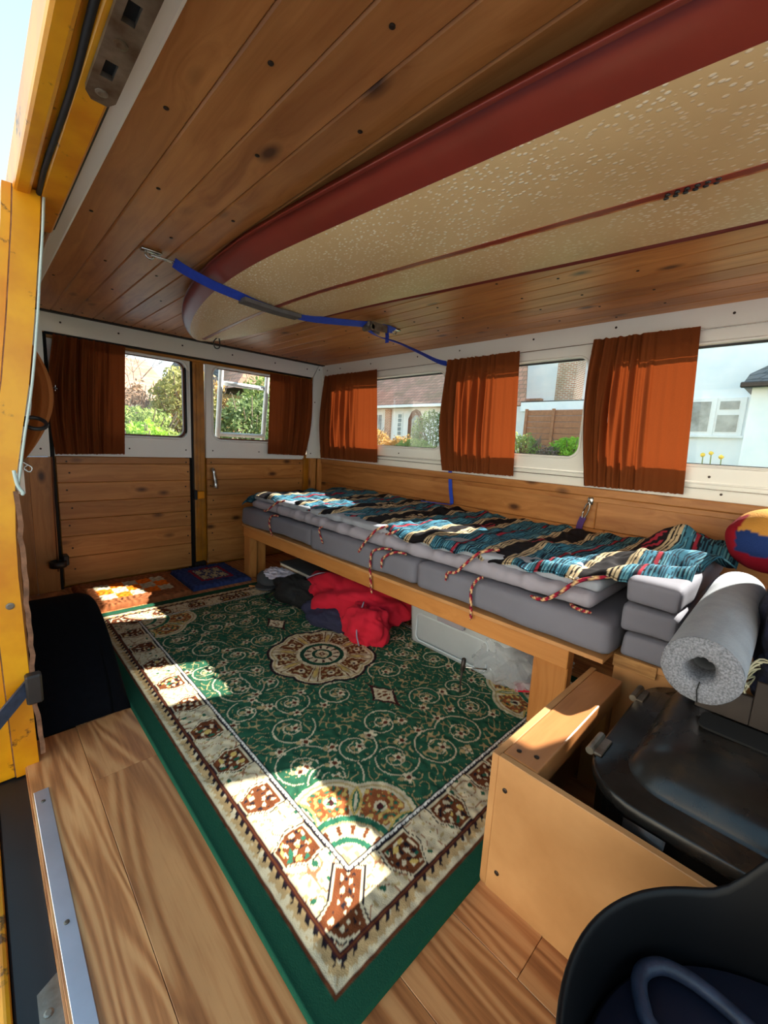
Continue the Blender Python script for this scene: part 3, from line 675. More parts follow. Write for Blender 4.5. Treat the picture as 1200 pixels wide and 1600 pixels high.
# ============================================================ SURFBOARD slung under the ceiling
BX, BY0, BY1, BW = .785, -.72, 2.033, .258
def bw(y):
    s = (y - .62) / (BY1 - .62) if y > .62 else (.62 - y) / (.62 - BY0)
    return BW * max(0, 1 - abs(s) ** (3.3 if y > .62 else 3.2)) ** (.68 if y > .62 else .55)
def bz(y): return 1.260 + .0404 * (y - .8) - .0823 * max(0, y - 1.0) ** 2
def bx(y): return BX - .0177 * (y - .8)
TILT, BTH = -.045, .076
ncs = 56
def section(y):
    w = bw(y); th = BTH * (w / BW) ** .35 if w > 0 else 0; pts = []
    for k in range(ncs):
        a = 2 * PI * k / ncs - PI / 2
        ca, sa = math.cos(a), math.sin(a)
        xx = w * math.copysign(abs(ca) ** .62, ca); zz = .5 * th * math.copysign(abs(sa) ** .85, sa)
        zz = zz + .0229 * (xx / BW) ** 2 if sa < 0 else zz * .55
        pts.append((bx(y) + xx, y, bz(y) + zz + TILT * xx))
    return pts
ys = [BY0 + .001 + (BY1 - BY0 - .002) * (0.5 - .5 * math.cos(PI * i / 90)) for i in range(91)]
V, F, mi = [], [], []
for y in ys: V += section(y)
for i in range(len(ys) - 1):
    for k in range(ncs):
        F.append((i * ncs + k, i * ncs + (k + 1) % ncs, (i + 1) * ncs + (k + 1) % ncs, (i + 1) * ncs + k))
        a = 2 * PI * (k + .5) / ncs - PI / 2; frac = abs(math.cos(a)) ** .62
        mi.append(1 if frac > (.765 if math.cos(a) < 0 else .93) else 0)
F += [tuple(range(ncs)), tuple(range(len(V) - ncs, len(V)))[::-1]]; mi += [1, 1]
sb = thing('surfboard', 'long cream surfboard with wide red rails slung under the ceiling boards', 'surfboard', (BX, .6, 1.22))
obj('board', V, F, None, sb, True, mats=[M['deck'], M['red_resin']], midx=mi)
def botz(y): return bz(y) - .5 * BTH * (bw(y) / BW) ** .35
def strip(x0, x1, ya, yb, off):
    P = np.linspace(ya, yb, 70); VV = [(bx(y) + x, y, botz(y) - off + TILT * x) for y in P for x in (x0, x1)]
    VV += [(a, b2, c + .002) for a, b2, c in VV]; n = len(P) * 2
    FF = [(2 * i, 2 * i + 1, 2 * i + 3, 2 * i + 2) for i in range(len(P) - 1)] + [(2 * i, 2 * i + 2, n + 2 * i + 2, n + 2 * i) for i in range(len(P) - 1)] + [(2 * i + 1, n + 2 * i + 1, n + 2 * i + 3, 2 * i + 3) for i in range(len(P) - 1)]
    return VV, FF
obj('stringer', *strip(-.007, .005, -.6, 1.97, .0008), M['red_resin'], sb)
M['pinline'] = plain('amber resin pinline', (214, 150, 84), .4, var=.2, scale=30, bump=0, c2=(150, 60, 40))
obj('pinline', *strip(.0052, .0095, -.6, 1.97, .0007), M['pinline'], sb)
V, F = [], []
for i in range(6):
    for j in range(2): V, F = join((V, F), blob((bx(.2) - .003 + .009 * j, .165 + i * .0125 + .004 * j, botz(.2) - .002), (.0036, .0045, .002), 0, 1, 0, 1, None, False))
obj('bead_marks', V, F, M['black'], sb, True)
lz = botz(1.90)
obj('leash_loop', *tube(smooth_path([(.80, 1.90, lz + .003), (.790, 1.92, lz - .014), (.795, 1.925, lz - .034), (.806, 1.925, lz - .040), (.816, 1.92, lz - .032), (.812, 1.91, lz - .012), (.804, 1.90, lz + .003)], 5), .0026, 6), M['black'], sb, True)

# ---- the strap that holds it up
t = thing('lashing_strap', 'blue ratchet strap under the surfboard between two ceiling hooks', 'strap', (.9, 1.38, 1.22))
hw = (0, .015, -.008)
obj('webbing', *ribbon(smooth_path([(.462, 1.40, 1.285), (.50, 1.396, 1.270), (.58, 1.388, 1.250), (.68, 1.38, 1.237), (.80, 1.378, 1.231), (.90, 1.378, 1.232), (1.0, 1.378, 1.243), (1.19, 1.378, 1.272)], 5), hw, .002), M['blue_web'], t)
obj('strap_pad', *ribbon(smooth_path([(.66, 1.380, 1.2300), (.77, 1.378, 1.2245), (.87, 1.378, 1.2255)], 6), (0, .023, 0), .012), M['pad'], t)
obj('wire_loop', *join(tube(smooth_path([(.398, 1.40, 1.286), (.43, 1.408, 1.288), (.462, 1.406, 1.285)], 4), .0025, 6), tube(smooth_path([(.398, 1.40, 1.286), (.43, 1.392, 1.284), (.462, 1.394, 1.285)], 4), .0025, 6)), M['chrome'], t, True)
for xx in (.395, 1.375):
    obj('ceiling_hook', *join(rb(xx - .02, xx + .035, 1.392, 1.412, 1.293, 1.2995, .002), ring_tube((xx + .004, 1.402, 1.288), (1, 0, 0), (0, 0, 1), .012, .003, 16, 6)), M['chrome'], t, True)
obj('ratchet', *join(rb(1.185, 1.275, 1.358, 1.398, 1.262, 1.286, .006, 2), cyl((1.205, 1.352, 1.262), (1.205, 1.404, 1.262), .012), rb(1.20, 1.29, 1.352, 1.357, 1.254, 1.284, .002), rb(1.20, 1.29, 1.399, 1.404, 1.254, 1.284, .002)), M['steel'], t)
obj('hook_webbing', *ribbon([(1.27, 1.38, 1.28), (1.32, 1.385, 1.286), (1.372, 1.40, 1.288)], hw, .002), M['blue_web'], t)
obj('hanging_tab', *ribbon([(1.315, 1.385, 1.285), (1.318, 1.383, 1.255), (1.316, 1.38, 1.225)], (0, .010, 0), .002), M['blue_web'], t)
obj('loose_tail', *ribbon(smooth_path([(1.205, 1.378, 1.252), (1.26, 1.375, 1.238), (1.38, 1.378, 1.238), (1.54, 1.39, 1.226), (1.68, 1.398, 1.212), (1.757, 1.398, 1.212)], 5), [(0, .013 * math.cos(a), .013 * math.sin(a)) for a in np.linspace(.1, 1.35, 26)], .002), M['blue_web'], t)
obj('hanging_tail', *ribbon(smooth_path([(1.757, 1.398, 1.213), (1.764, 1.380, 1.19), (1.766, 1.366, 1.15), (1.766, 1.362, 1.0), (1.766, 1.345, .80), (1.764, 1.332, .70), (1.755, 1.31, .58), (1.748, 1.292, .512), (1.735, 1.32, .507), (1.70, 1.40, .508), (1.68, 1.44, .510)], 4), [(0, .011, 0)] * 29 + [(.008, .008, 0)] * 12, .002), M['blue_web'], t)

# ============================================================ RUG
def smooth_noise(h, w, lo, hi, seed):
    r = np.random.default_rng(seed); n = np.fft.rfft2(r.normal(size=(h, w))); fy = np.fft.fftfreq(h)[:, None]; fx = np.fft.rfftfreq(w)[None]
    f = np.sqrt(fx * fx + fy * fy) + 1e-9; n *= np.exp(-((np.log(f) - np.log((lo + hi) / 2)) / (.5 * np.log(hi / lo))) ** 2)
    a = np.fft.irfft2(n, s=(h, w)); return a / a.std()
def build_rug():
    RX0, RX1, RY0, RY1 = .275, 1.500, .327, 2.066; st_ = .0030
    nx, ny = int((RX1 - RX0) / st_), int((RY1 - RY0) / st_)
    xs_ = np.linspace(RX0, RX1, nx + 1); ys_ = np.linspace(RY0, RY1, ny + 1); X, Y = np.meshgrid(xs_, ys_); CX, CY = (RX0 + RX1) / 2, (RY0 + RY1) / 2
    dx, dy = X - CX, Y - CY; U, Vv = np.abs(dx), np.abs(dy); HX, HY = (RX1 - RX0) / 2, (RY1 - RY0) / 2
    ex, ey = HX - U, HY - Vv; e = np.minimum(ex, ey)
    G = lin((38, 86, 64)); G2 = lin((42, 100, 76)); CR = lin((206, 192, 160)); TAN = lin((178, 156, 110)); BR = lin((104, 56, 30)); MA = lin((64, 28, 30)); BK = lin((34, 28, 34)); GD = lin((200, 170, 96))
    col_ = np.empty(X.shape + (3,)); col_[:] = G
    n1 = smooth_noise(ny + 1, nx + 1, .06, .12, 1); n0 = smooth_noise(ny + 1, nx + 1, .07, .11, 5); n2 = smooth_noise(ny + 1, nx + 1, .10, .2, 2); n3 = smooth_noise(ny + 1, nx + 1, .03, .06, 3)
    def put(m, c): col_[m] = c
    # --- field
    fld = e > .178
    put(fld, G)
    put(fld & (np.abs(n0) < .27) & (n3 > -.9), TAN * .85)
    spirals = [(.375, .140), (.31, .286), (.365, .175 + .25), (.25, .185), (.25, .040), (.336, .020), (.10, .43), (.17, .55), (.05, .60), (.22, .455), (.11, .235), (.33, .50)]
    flowers = []
    for i, (a, b2) in enumerate(spirals):
        R_ = .060 + .010 * ((i * 7) % 3)
        d = np.hypot(U - a, Vv - b2); th = np.arctan2(Vv - b2, U - a) * (1 if i % 2 else -1); sp_ = R_ * (.48 + .52 * ((th + PI) / (2 * PI)))
        clear = fld & (np.abs(d - sp_) < .010); put(clear & (d < R_ * 1.2), G)
        put(fld & (np.abs(d - sp_) < .0020), CR * .95); put(fld & (np.abs(d - .42 * sp_) < .0018) & (th > -2), CR * .9)
        flowers += [(a + R_ * math.cos(q), b2 + R_ * math.sin(q)) for q in (.6 + i, 2.9 + i)] + [(a - .01, b2 + .006)]
    for a, b2 in flowers:
        d = np.hypot(U - a, Vv - b2); ph = np.arctan2(Vv - b2, U - a); rr_ = .013 + .005 * np.cos(ph * 5 + a * 40)
        put(fld & (d < rr_), CR); put(fld & (d < .0065), BR); put(fld & (d < .003), MA)
        d = np.hypot(U - a - .017, Vv - b2 + .008); put(fld & (d < .007), TAN)
    # pendants on the long axis
    pd = np.sqrt(np.abs(Vv - .335) / .060 + .02) + U / .046 - .35 * np.cos((Vv - .335) / .06 * 3) * (U < .03) * .3; put(pd < 1.25, MA); put(pd < 1.02, CR); put((pd < .75) & (n2 > .2), BR)
    # centre medallion
    r = np.hypot(dx, dy); th = np.arctan2(dy, dx); lob = .178 + .018 * np.abs(np.cos(th * 4)) 
    put(r < lob + .010, BK); put(r < lob + .004, MA); put(r < lob, CR)
    ph = (th % (PI / 4)) - PI / 8
    put((r < lob - .006) & (r > .08), TAN); put((r < lob - .012) & (r > .08) , CR)
    pet = (np.abs(ph) < .27 - .5 * np.maximum(0, r - .13)) & (r > .095) & (r < lob - .020)
    put(pet, BR); put(pet & (n2 > .6), TAN); put(pet & (np.hypot((r - .135) , ph * .135) < .013), CR); put(pet & (np.hypot((r - .135), ph * .135) < .006), MA)
    pe2 = (np.abs(np.abs(ph) - PI / 8) < .10 * np.sin(np.clip((r - .085) / .085, 0, 1) * PI)) & (r > .085) & (r < .17); put(pe2, TAN); 
    pe3 = (np.abs(np.abs(ph) - PI / 8) < .05 * np.sin(np.clip((r - .095) / .065, 0, 1) * PI)) & (r > .095) & (r < .16); put(pe3, GD * .9)
    put((np.abs(ph) > .30) & (np.abs(ph) < .325) & (r > .09) & (r < lob - .01), BR)
    put(r < .082, lin((26, 66, 48))); put(r < .066, CR); put((r < .064) & (r > .042) & (np.cos(th * 12) > .55), BR); put((r < .060) & (r > .047) & (np.cos(th * 12) > .8), BK)
    put(r < .038, lin((26, 66, 48))); put(r < .026, CR); put((r < .023) & (n2 > 0), TAN); put(r < .012, BR); put(r < .005, CR)
    # quarter medallions in the inner corners
    qx, qy = ex - .182, ey - .182; qr = np.hypot(qx, qy); qt = np.arctan2(qy, qx); ql = .190 + .020 * np.abs(np.cos(qt * 4 + PI / 2)); inq = fld & (qr < ql + .008)
    put(inq, lin((40, 96, 66))); put(fld & (qr < ql + .002), CR); put(fld & (qr < ql - .007), TAN); put(fld & (qr < ql - .013), CR)
    qph = (qt % (PI / 4)) - PI / 8
    pet = fld & (np.abs(qph) < .29 - .3 * np.maximum(0, qr - .15)) & (qr > .108) & (qr < ql - .020)
    put(pet, lin((150, 84, 48))); put(pet & (n2 > .6), GD); put(pet & (np.hypot(qr - .145, qph * .145) < .015), CR); put(pet & (np.hypot(qr - .145, qph * .145) < .008), MA); put(pet & (n2 < -1.2), G2)
    pe2 = fld & (np.abs(np.abs(qph) - PI / 8) < .11 * np.sin(np.clip((qr - .10) / .085, 0, 1) * PI)) & (qr > .10) & (qr < .185); put(pe2, GD); 
    pe3 = fld & (np.abs(np.abs(qph) - PI / 8) < .06 * np.sin(np.clip((qr - .108) / .07, 0, 1) * PI)) & (qr > .108) & (qr < .178); put(pe3, G2)
    pe3 = fld & (np.abs(np.abs(qph) - PI / 8) < .03 * np.sin(np.clip((qr - .115) / .055, 0, 1) * PI)) & (qr > .115) & (qr < .17); put(pe3, CR)
    put(fld & (qr < .106), G2); put(fld & (qr < .092), TAN); put(fld & (qr < .088), CR); put(fld & (qr < .084) & (qr > .062) & (np.cos(qt * 16) > .6), BR)
    put(fld & (qr < .056), G2); put(fld & (qr < .044), CR); put(fld & (qr < .038) & (n2 > .3), TAN)
    # --- inner line
    put((e > .170) & (e <= .182), BK); put((e > .172) & (e <= .1785), lin((226, 222, 212)))
    put((e > .174) & (e <= .176) & (((X + Y) % .012) < .003), BK)
    # --- wide cream border with brown cartouches
    brd = (e > .082) & (e <= .170); put(brd, CR)
    vor = np.abs(n3); put(brd & (np.abs(n3) < .12), lin((150, 104, 74))); put(brd & (n2 > 1.35), TAN); put(brd & (n1 > 1.9), G)
    along = np.where(ex < ey, Vv, U); half = np.where(ex < ey, HY, HX); pc = .149
    corner = np.maximum(ex, ey) < .205
    s_ = half - .128 - along; kk = np.round(s_ / pc); ss = s_ - kk * pc; cxx = e - .126
    def car(a, b2, g):  # ogee cartouche
        return (np.abs(a) < (.038 + g) * (1 - .34 * np.abs(np.sin(np.clip(b2 / .042, -1, 1) * PI / 2)) ** 1.5 + .20 * np.clip(b2 / .04, -1, 1))) & (np.abs(b2) < .036 + g)
    oc = brd & ~corner & (kk >= 1)
    put(oc & car(ss, cxx, .0075), BK); put(oc & car(ss, cxx, .005), CR); put(oc & car(ss, cxx, .0), BR)
    fl_ = car(ss, cxx, -.006)
    put(oc & fl_ & (n2 > .75), CR); put(oc & fl_ & (n2 < -1.0), BK); put(oc & fl_ & (n1 > 1.4), GD); put(oc & fl_ & (n1 < -1.6), G2)
    # the corner cartouche, pointing out along the diagonal
    da = (ex - ey) / math.sqrt(2); db = (ex + ey) / math.sqrt(2) - .178; cm = brd & corner
    wv = .030 + .028 * np.clip((-db) / .06, -.2, 1)
    sh = lambda g: (np.abs(da) < wv + g) & (db < .072 + g) & (db > -.045 - g + .5 * np.abs(da))
    put(cm & sh(.008), BK); put(cm & sh(.005), CR); put(cm & sh(0), BR); put(cm & sh(-.01) & (n2 > .75), CR); put(cm & sh(-.01) & (n2 < -1), BK)
    # --- outer bands
    put((e > .074) & (e <= .082), MA); put((e > .077) & (e <= .0785), BR)
    bb = (e > .046) & (e <= .074); put(bb, lin((186, 156, 110))); tooth = .0055 * np.abs(((X + Y) % .02) / .01 - 1)
    put(bb & (e < .053 + tooth), CR); put(bb & (n1 > 1.1), CR); put(bb & (e > .069 - tooth * 1.2) & (((X - Y) % .024) < .011), BK)
    put((e > .041) & (e <= .046), lin((96, 52, 30)))
    out = e <= .041; col_[out] = lin((27, 74, 54)); put((e < .006), lin((30, 82, 60)))
    col_ *= (1 + .10 * np.clip(n1, -1.5, 1.5) * np.where(out, .12, .6))[..., None]
    z = .006 + .0009 * np.clip(n1, -1, 1) * (e > .041) + .0025 * np.exp(-(e / .008) ** 2); z[e < 1e-6] = .0005
    V = np.stack([X, Y, z], -1).reshape(-1, 3)
    idx = np.arange((ny + 1) * (nx + 1)).reshape(ny + 1, nx + 1)
    F = np.stack([idx[:-1, :-1], idx[:-1, 1:], idx[1:, 1:], idx[1:, :-1]], -1).reshape(-1, 4)
    me = bpy.data.meshes.new('rug'); c = np.array([CX, CY, 0]); me.vertices.add(len(V)); me.vertices.foreach_set('co', (V - c).ravel())
    me.loops.add(len(F) * 4); me.loops.foreach_set('vertex_index', F.ravel().astype(np.int32)); me.polygons.add(len(F))
    me.polygons.foreach_set('loop_start', np.arange(len(F), dtype=np.int32) * 4); me.polygons.foreach_set('use_smooth', np.ones(len(F), bool))
    at = me.color_attributes.new('Col', 'FLOAT_COLOR', 'POINT'); a = np.ones((len(V), 4)); a[:, :3] = np.clip(col_.reshape(-1, 3), 0, 1); at.data.foreach_set('color', a.ravel())
    me.materials.append(M['rug']); me.update(); me.validate()
    return setp(link('rug', me, c, None), 'large green and cream patterned rug with a central medallion on the plank floor', 'rug')
build_rug()

def mat_rug(label, x0, x1, y0, y1, painter, rot=0, thick=.022):
    st_ = .004; nx, ny = int((x1 - x0) / st_), int((y1 - y0) / st_)
    X, Y = np.meshgrid(np.linspace(0, 1, nx + 1), np.linspace(0, 1, ny + 1)); W, H = x1 - x0, y1 - y0
    c = painter(X * W, Y * H, W, H); e = np.minimum(np.minimum(X, 1 - X) * W, np.minimum(Y, 1 - Y) * H)
    n = smooth_noise(ny + 1, nx + 1, .08, .2, 11); z = thick * np.clip(1 - (1 - np.clip(e / .02, 0, 1)) ** 2, 0, 1) ** .5 + .0018 * np.clip(n, -1.5, 1.5) * (e > 0) + .0005
    c = c * (1 + .16 * np.clip(n, -1.4, 1.4))[..., None]
    px, py = X * W - W / 2, Y * H - H / 2; ca, sa = math.cos(rot), math.sin(rot)
    V = np.stack([(x0 + x1) / 2 + px * ca - py * sa, (y0 + y1) / 2 + px * sa + py * ca, z], -1).reshape(-1, 3); idx = np.arange(V.shape[0]).reshape(ny + 1, nx + 1)
    F = np.stack([idx[:-1, :-1], idx[:-1, 1:], idx[1:, 1:], idx[1:, :-1]], -1).reshape(-1, 4)
    return setp(obj('floor_mat', V, F, M['mat'], None, True, cols=np.clip(c.reshape(-1, 3), 0, 1)), label, 'mat')
def orange(x, y, W, H):
    c = np.empty(x.shape + (3,)); c[:] = lin((142, 84, 50)); i = np.floor((x - .075) / .062).astype(int); j = np.floor((y - .085) / .075).astype(int)
    m = (i >= 0) & (i < 5) & (j >= 0) & (j < 3); ch = (i + j) % 2 == 0; c[m & ch] = lin((186, 176, 148)); c[m & ~ch] = lin((226, 112, 20)); return c
mat_rug('brown tufted mat with an orange and cream checkerboard by the left rear door', .300, .742, 2.095, 2.495, orange, .0)
def bluep(x, y, W, H):
    c = np.empty(x.shape + (3,)); c[:] = lin((48, 60, 104)); e = np.minimum(np.minimum(x, W - x), np.minimum(y, H - y)); c[e > .072] = lin((134, 32, 48)); c[e > .086] = lin((56, 62, 96))
    u = ((x - .086) / ((W - .172) / 3)) % 1 - .5; v = ((y - .086) / ((H - .172) / 2)) % 1 - .5
    st = (np.abs(u) + np.abs(v) < .46) & (np.abs(u * v) < .035) | ((np.abs(np.abs(u) - np.abs(v)) < .12) & (np.maximum(np.abs(u), np.abs(v)) > .26)); c[(e > .09) & st] = lin((170, 156, 124)); return c
mat_rug('small dark blue tufted mat with a cream star pattern before the right rear door', .756, 1.075, 2.125, 2.485, bluep, .0)

# ============================================================ BED BENCH
bed = thing('bed_frame', 'pine bed bench along the window wall with a plywood deck', 'bed', (1.42, 1.3, 0))
box('front_rail', 1.080, 1.112, .385, 2.240, .236, .292, M['rail_y'], bed, .003, 2)
box('deck_board', 1.072, 1.766, .30, 2.245, .2925, .3045, M['ply'], bed, .0015)
box('leg', 1.082, 1.128, 2.168, 2.236, .0, .236, M['rail_z'], bed, .003)
box('leg', 1.134, 1.20, 2.20, 2.236, .0, .29, M['rail_z'], bed, .003)
box('leg', 1.130, 1.166, .40, .50, .0, .29, M['rail_z'], bed, .003)
box('leg', 1.72, 1.764, 2.19, 2.236, .0, .29, M['rail_z'], bed, .003)
box('end_rail', 1.115, 1.764, 2.215, 2.240, .236, .29, M['pine_x'], bed, .003)
box('slat', 1.115, 1.764, 1.6, 1.64, .25, .291, M['pine_x'], bed, .003); box('slat', 1.115, 1.764, .95, .99, .25, .291, M['pine_x'], bed, .003)
for i, (a, b2) in enumerate([(1.578, 2.262), (.932, 1.572), (.292, .926)]):
    t = setp(obj('seat_cushion', *softbox(1.082, 1.735, a, b2, .305, .398, .020, (30, 30, 10), .010, 3.2, i), M['cushion'], None, True),
        ['grey bench cushion at the foot of the bed nearest the rear doors', 'middle grey bench cushion under the folded quilt', 'grey bench cushion of the bed nearest the folded cushion stack'][i], 'cushion', 'grey bench cushions in a row')
bx = 1.142
deck2 = thing('locker_top', 'plywood locker top under the stack of folded grey cushions', 'locker', (1.4, .06, 0))
box('top', 1.142, 1.766, -.20, .298, .286, .3035, M['ply'], deck2, .0015)
box('front_panel', 1.150, 1.166, -.20, .296, .0, .285, M['ply'], deck2, .0015)
box('edge_strip', 1.136, 1.1415, .20, .296, .272, .3035, M['ply_edge'], deck2, .001)
for i in range(3):
    t = setp(obj('folded_cushion', *softbox(1.128 - .004 * i, 1.74, .172, .288 + .003 * i, .304 + .069 * i, .3725 + .069 * i, .016, (24, 24, 8), .008, 3.6, i + 5), M['cushion'], None, True),
        ['lowest grey cushion of the stack of three on the locker', 'middle grey cushion of the stack of three on the locker', 'topmost grey cushion of the stack of three, under the blanket end'][i], 'cushion', 'stack of three grey cushions')
# quilt folded on the cushions
from mathutils import noise as mnoise
def quilt(dx, z0, z1, x0, x1, y0, y1, r, mat, amp, seed):
    def dr(p):
        f = mnoise.noise(Vector((p[0] * 9, p[1] * 14, seed))) + .9 * mnoise.noise(Vector((p[0] * 5, p[1] * 34 + p[0] * 12, seed + 3)))
        front = max(0, min(1, (x1 - p[0]) / .45)); s = .5 + .5 * math.sin(p[1] * 5.3 + seed)
        top = (p[2] - z0) / (z1 - z0)
        return np.array([p[0] + (.010 * f + .010 * s) * front * dx, p[1], max(z0 + .0005, p[2] + amp * f * top)])
    return softbox(x0, x1, y0, y1, z0, z1, r, (26, 150, 10), 0, 1, 0, dr)
q = thing('quilt', 'lilac grey quilt folded along the bed under the striped blanket', 'quilt', (1.4, 1.27, .40))
obj('lower_fold', *quilt(-1, .4005, .452, 1.108, 1.735, .352, 2.205, .025, M['duvet'], .013, 1), M['duvet'], q, True)
obj('upper_fold', *quilt(-1, .446, .478, 1.128, 1.735, .345, 2.19, .015, M['duvet_lining'], .004, 2), M['duvet_lining'], q, True)

# ---- striped blanket
def build_blanket():
    nx, ny = 230, 860
    u = np.linspace(0, 1, nx + 1); v = np.linspace(0, 1, ny + 1); Ug, Vg = np.meshgrid(u, v)
    Y = 2.262 - Vg * (2.085 + .05 * np.clip((Ug - .4) * 5, 0, 1))
    N1 = smooth_noise(ny + 1, nx + 1, .006, .02, 21); N2 = smooth_noise(ny + 1, nx + 1, .015, .05, 22)
    xf = 1.118 + .016 * np.sin(Y * 4.2 + 1) + .010 * np.sin(Y * 11) + .020 * np.exp(-((Y - 1.25) / .2) ** 2) + np.where(Y > 2.05, (Y - 2.05) * -.10, 0)
    xf = xf + np.clip((.55 - Y) / .25, 0, 1) * .02
    xb = 1.762 - .020 * np.clip((.45 - Y) / .3, 0, 1)
    X = xf + (xb - xf) * Ug + .004 * N2 * Ug * (1 - Ug)
    base = .4835 + .012 * Ug
    base = np.where(Y < .345, np.maximum(base, .5140), base) if False else base + (.030) * np.clip((.42 - Y) / .09, 0, 1)
    Z = base + .0045 * N1 + .0025 * N2
    Z += .012 * np.sin(Y * 16 + Ug * 2.5) * np.exp(-((Y - 2.05) / .18) ** 2)
    Z += .062 * np.exp(-((Ug - .74) / .22) ** 2 - ((Y - .285) / .085) ** 2) + .030 * np.exp(-((Ug - .35) / .10) ** 2 - ((Y - .14) / .05) ** 2) + .018 * np.sin(Ug * 22 + Y * 20) * np.clip((.40 - Y) / .2, 0, 1)
    # the front edge rolls over, the rear foot hangs down
    edge = np.clip((.035 - Ug * .65) / .035, 0, 1); Z -= .016 * edge ** 2
    foot = np.clip((Y - 2.19) / .07, 0, 1); Z -= .055 * foot ** 1.6
    fe = np.clip((.16 - Y) / .06, 0, 1); Z -= .012 * fe
    # stripes: coordinate along the length
    L = Vg * 2.10
    TQ = lin((58, 114, 138)); DK = lin((26, 23, 27)); CRM = lin((186, 168, 136)); NV = lin((22, 36, 52)); RD = lin((150, 44, 60))
    streak = np.sin(Y * 900 + 14 * smooth_noise(ny + 1, nx + 1, .02, .06, 31)) ; st2 = smooth_noise(ny + 1, nx + 1, .05, .35, 32); warp = smooth_noise(ny + 1, nx + 1, .008, .02, 33)
    kx = np.abs(np.fft.rfftfreq(nx + 1))[None]; ky = np.abs(np.fft.fftfreq(ny + 1))[:, None]
    def weft(seed, fx, f0, f1):
        n_ = np.fft.rfft2(np.random.default_rng(seed).normal(size=(ny + 1, nx + 1))) * np.exp(-(kx / fx) ** 2) * ((ky > f0) & (ky < f1)); a_ = np.fft.irfft2(n_, s=(ny + 1, nx + 1)); return a_ / a_.std()
    row = weft(9, .035, .20, .46) + .35 * weft(10, .01, .02, .1)
    c = np.where((row > .25)[..., None], NV, TQ); c = np.where((row < -1.25)[..., None], lin((106, 160, 176)), c)
    l2 = L + .0007 * warp + .0016 * weft(12, .12, .0, .5) * .25
    bands = [.20, .47, .74, 1.02, 1.32, 1.62, 1.90]
    for i, b2 in enumerate(bands):
        w = .038 if i != 3 else .050; d = l2 - b2; a = np.abs(d); m = a < w + .024
        c = np.where(m[..., None], np.where((a < w)[..., None], DK, DK), c)
        for o_, hw_ in ((w, .0036), (w + .0095, .0026), (w + .019, .0036)):
            c = np.where((np.abs(a - o_) < hw_)[..., None], CRM, c)
        # little woven figures in the dark bands
        fy = (np.floor(d / .009)).astype(int); fx = (np.floor((Ug - (.42 if i % 2 else .58)) * .64 / .011)).astype(int)
        fig = (np.abs(fx) < (6 if i in (1, 2, 3) else 4)) & (np.abs(fy) < 3) & (((fx * 3 + fy * 5 + i) % 4) < 2) & (a < w - .004)
        c = np.where(fig[..., None], CRM * 1.05 if i in (1, 2, 3) else RD, c)
    for b2 in (.335, .605, .88, 1.17, 1.47, 1.76, 2.0):
        a = np.abs(l2 - b2); c = np.where((a < .0045)[..., None], RD, c); c = np.where((np.abs(a - .007) < .0018)[..., None], DK, c)
    V = np.stack([X, Y, Z], -1).reshape(-1, 3); idx = np.arange(len(V)).reshape(ny + 1, nx + 1)
    n = len(V); V2 = V.copy(); V2[:, 2] -= .005
    top = np.stack([idx[:-1, :-1], idx[1:, :-1], idx[1:, 1:], idx[:-1, 1:]], -1).reshape(-1, 4)
    rim = [];
    for e_ in (idx[0, ::-1], idx[:, 0], idx[-1, :], idx[::-1, -1]):
        for a, b2 in zip(e_[:-1], e_[1:]): rim.append((a, b2, b2 + n, a + n))
    F = top.tolist() + rim
    t = thing('striped_blanket', 'turquoise and black striped woven blanket spread on the bed quilt', 'blanket', (1.44, 1.2, .47))
    cols = np.clip(np.concatenate([c.reshape(-1, 3)] * 2), 0, 1)
    obj('woven_cloth', np.concatenate([V, V2]), F, M['blanket'], t, True, cols=cols)
    return t
bl = build_blanket()
def cord(P, r=.0048):
    P = smooth_path(P, 8); V, F = tube(P, [r] * (len(P) - 5) + [r * q for q in (.95, .9, .8, .6, .3)], 8); c = np.zeros((len(V), 3))
    for i in range(len(V)):
        s = (i % 8) / 8 + (i // 8) * .21; s %= 1
        c[i] = lin((150, 28, 52)) if s < .45 else lin((222, 186, 136)) if s < .75 else lin((58, 22, 44))
    return obj('tie_cord', V, F, M['cord'], bl, True, cols=c)
cord([(1.135, 1.885, .480), (1.105, 1.92, .465), (1.082, 1.98, .418), (1.085, 2.02, .415)])
cord([(1.088, 1.87, .408), (1.074, 1.91, .402), (1.070, 1.93, .37), (1.070, 1.91, .315), (1.070, 1.895, .300)])
cord([(1.092, 1.50, .418), (1.076, 1.50, .407), (1.071, 1.475, .37), (1.071, 1.463, .35)], .004)
cord([(1.130, 1.125, .484), (1.098, 1.155, .468), (1.078, 1.19, .42), (1.073, 1.215, .385), (1.071, 1.225, .365)])
cord([(1.125, 1.06, .482), (1.098, 1.075, .470), (1.092, 1.10, .462)])
cord([(1.092, 1.06, .412), (1.076, 1.10, .408), (1.070, 1.145, .385), (1.069, 1.15, .33), (1.066, 1.14, .27), (1.066, 1.13, .225)])
cord([(1.090, .985, .412), (1.076, 1.03, .410), (1.071, 1.085, .375), (1.071, 1.09, .335)])
cord([(1.16, .66, .49), (1.115, .70, .478), (1.088, .735, .435), (1.074, .755, .408), (1.071, .785, .398), (1.071, .79, .37)])
cord([(1.088, .665, .412), (1.074, .675, .405), (1.070, .69, .37), (1.069, .685, .31), (1.066, .68, .275)])
cord([(1.150, .335, .494), (1.112, .395, .472), (1.087, .435, .43), (1.080, .47, .405), (1.088, .51, .402)], .0055)
cord([(1.12, .41, .402), (1.10, .395, .404), (1.095, .37, .403), (1.10, .35, .403)])

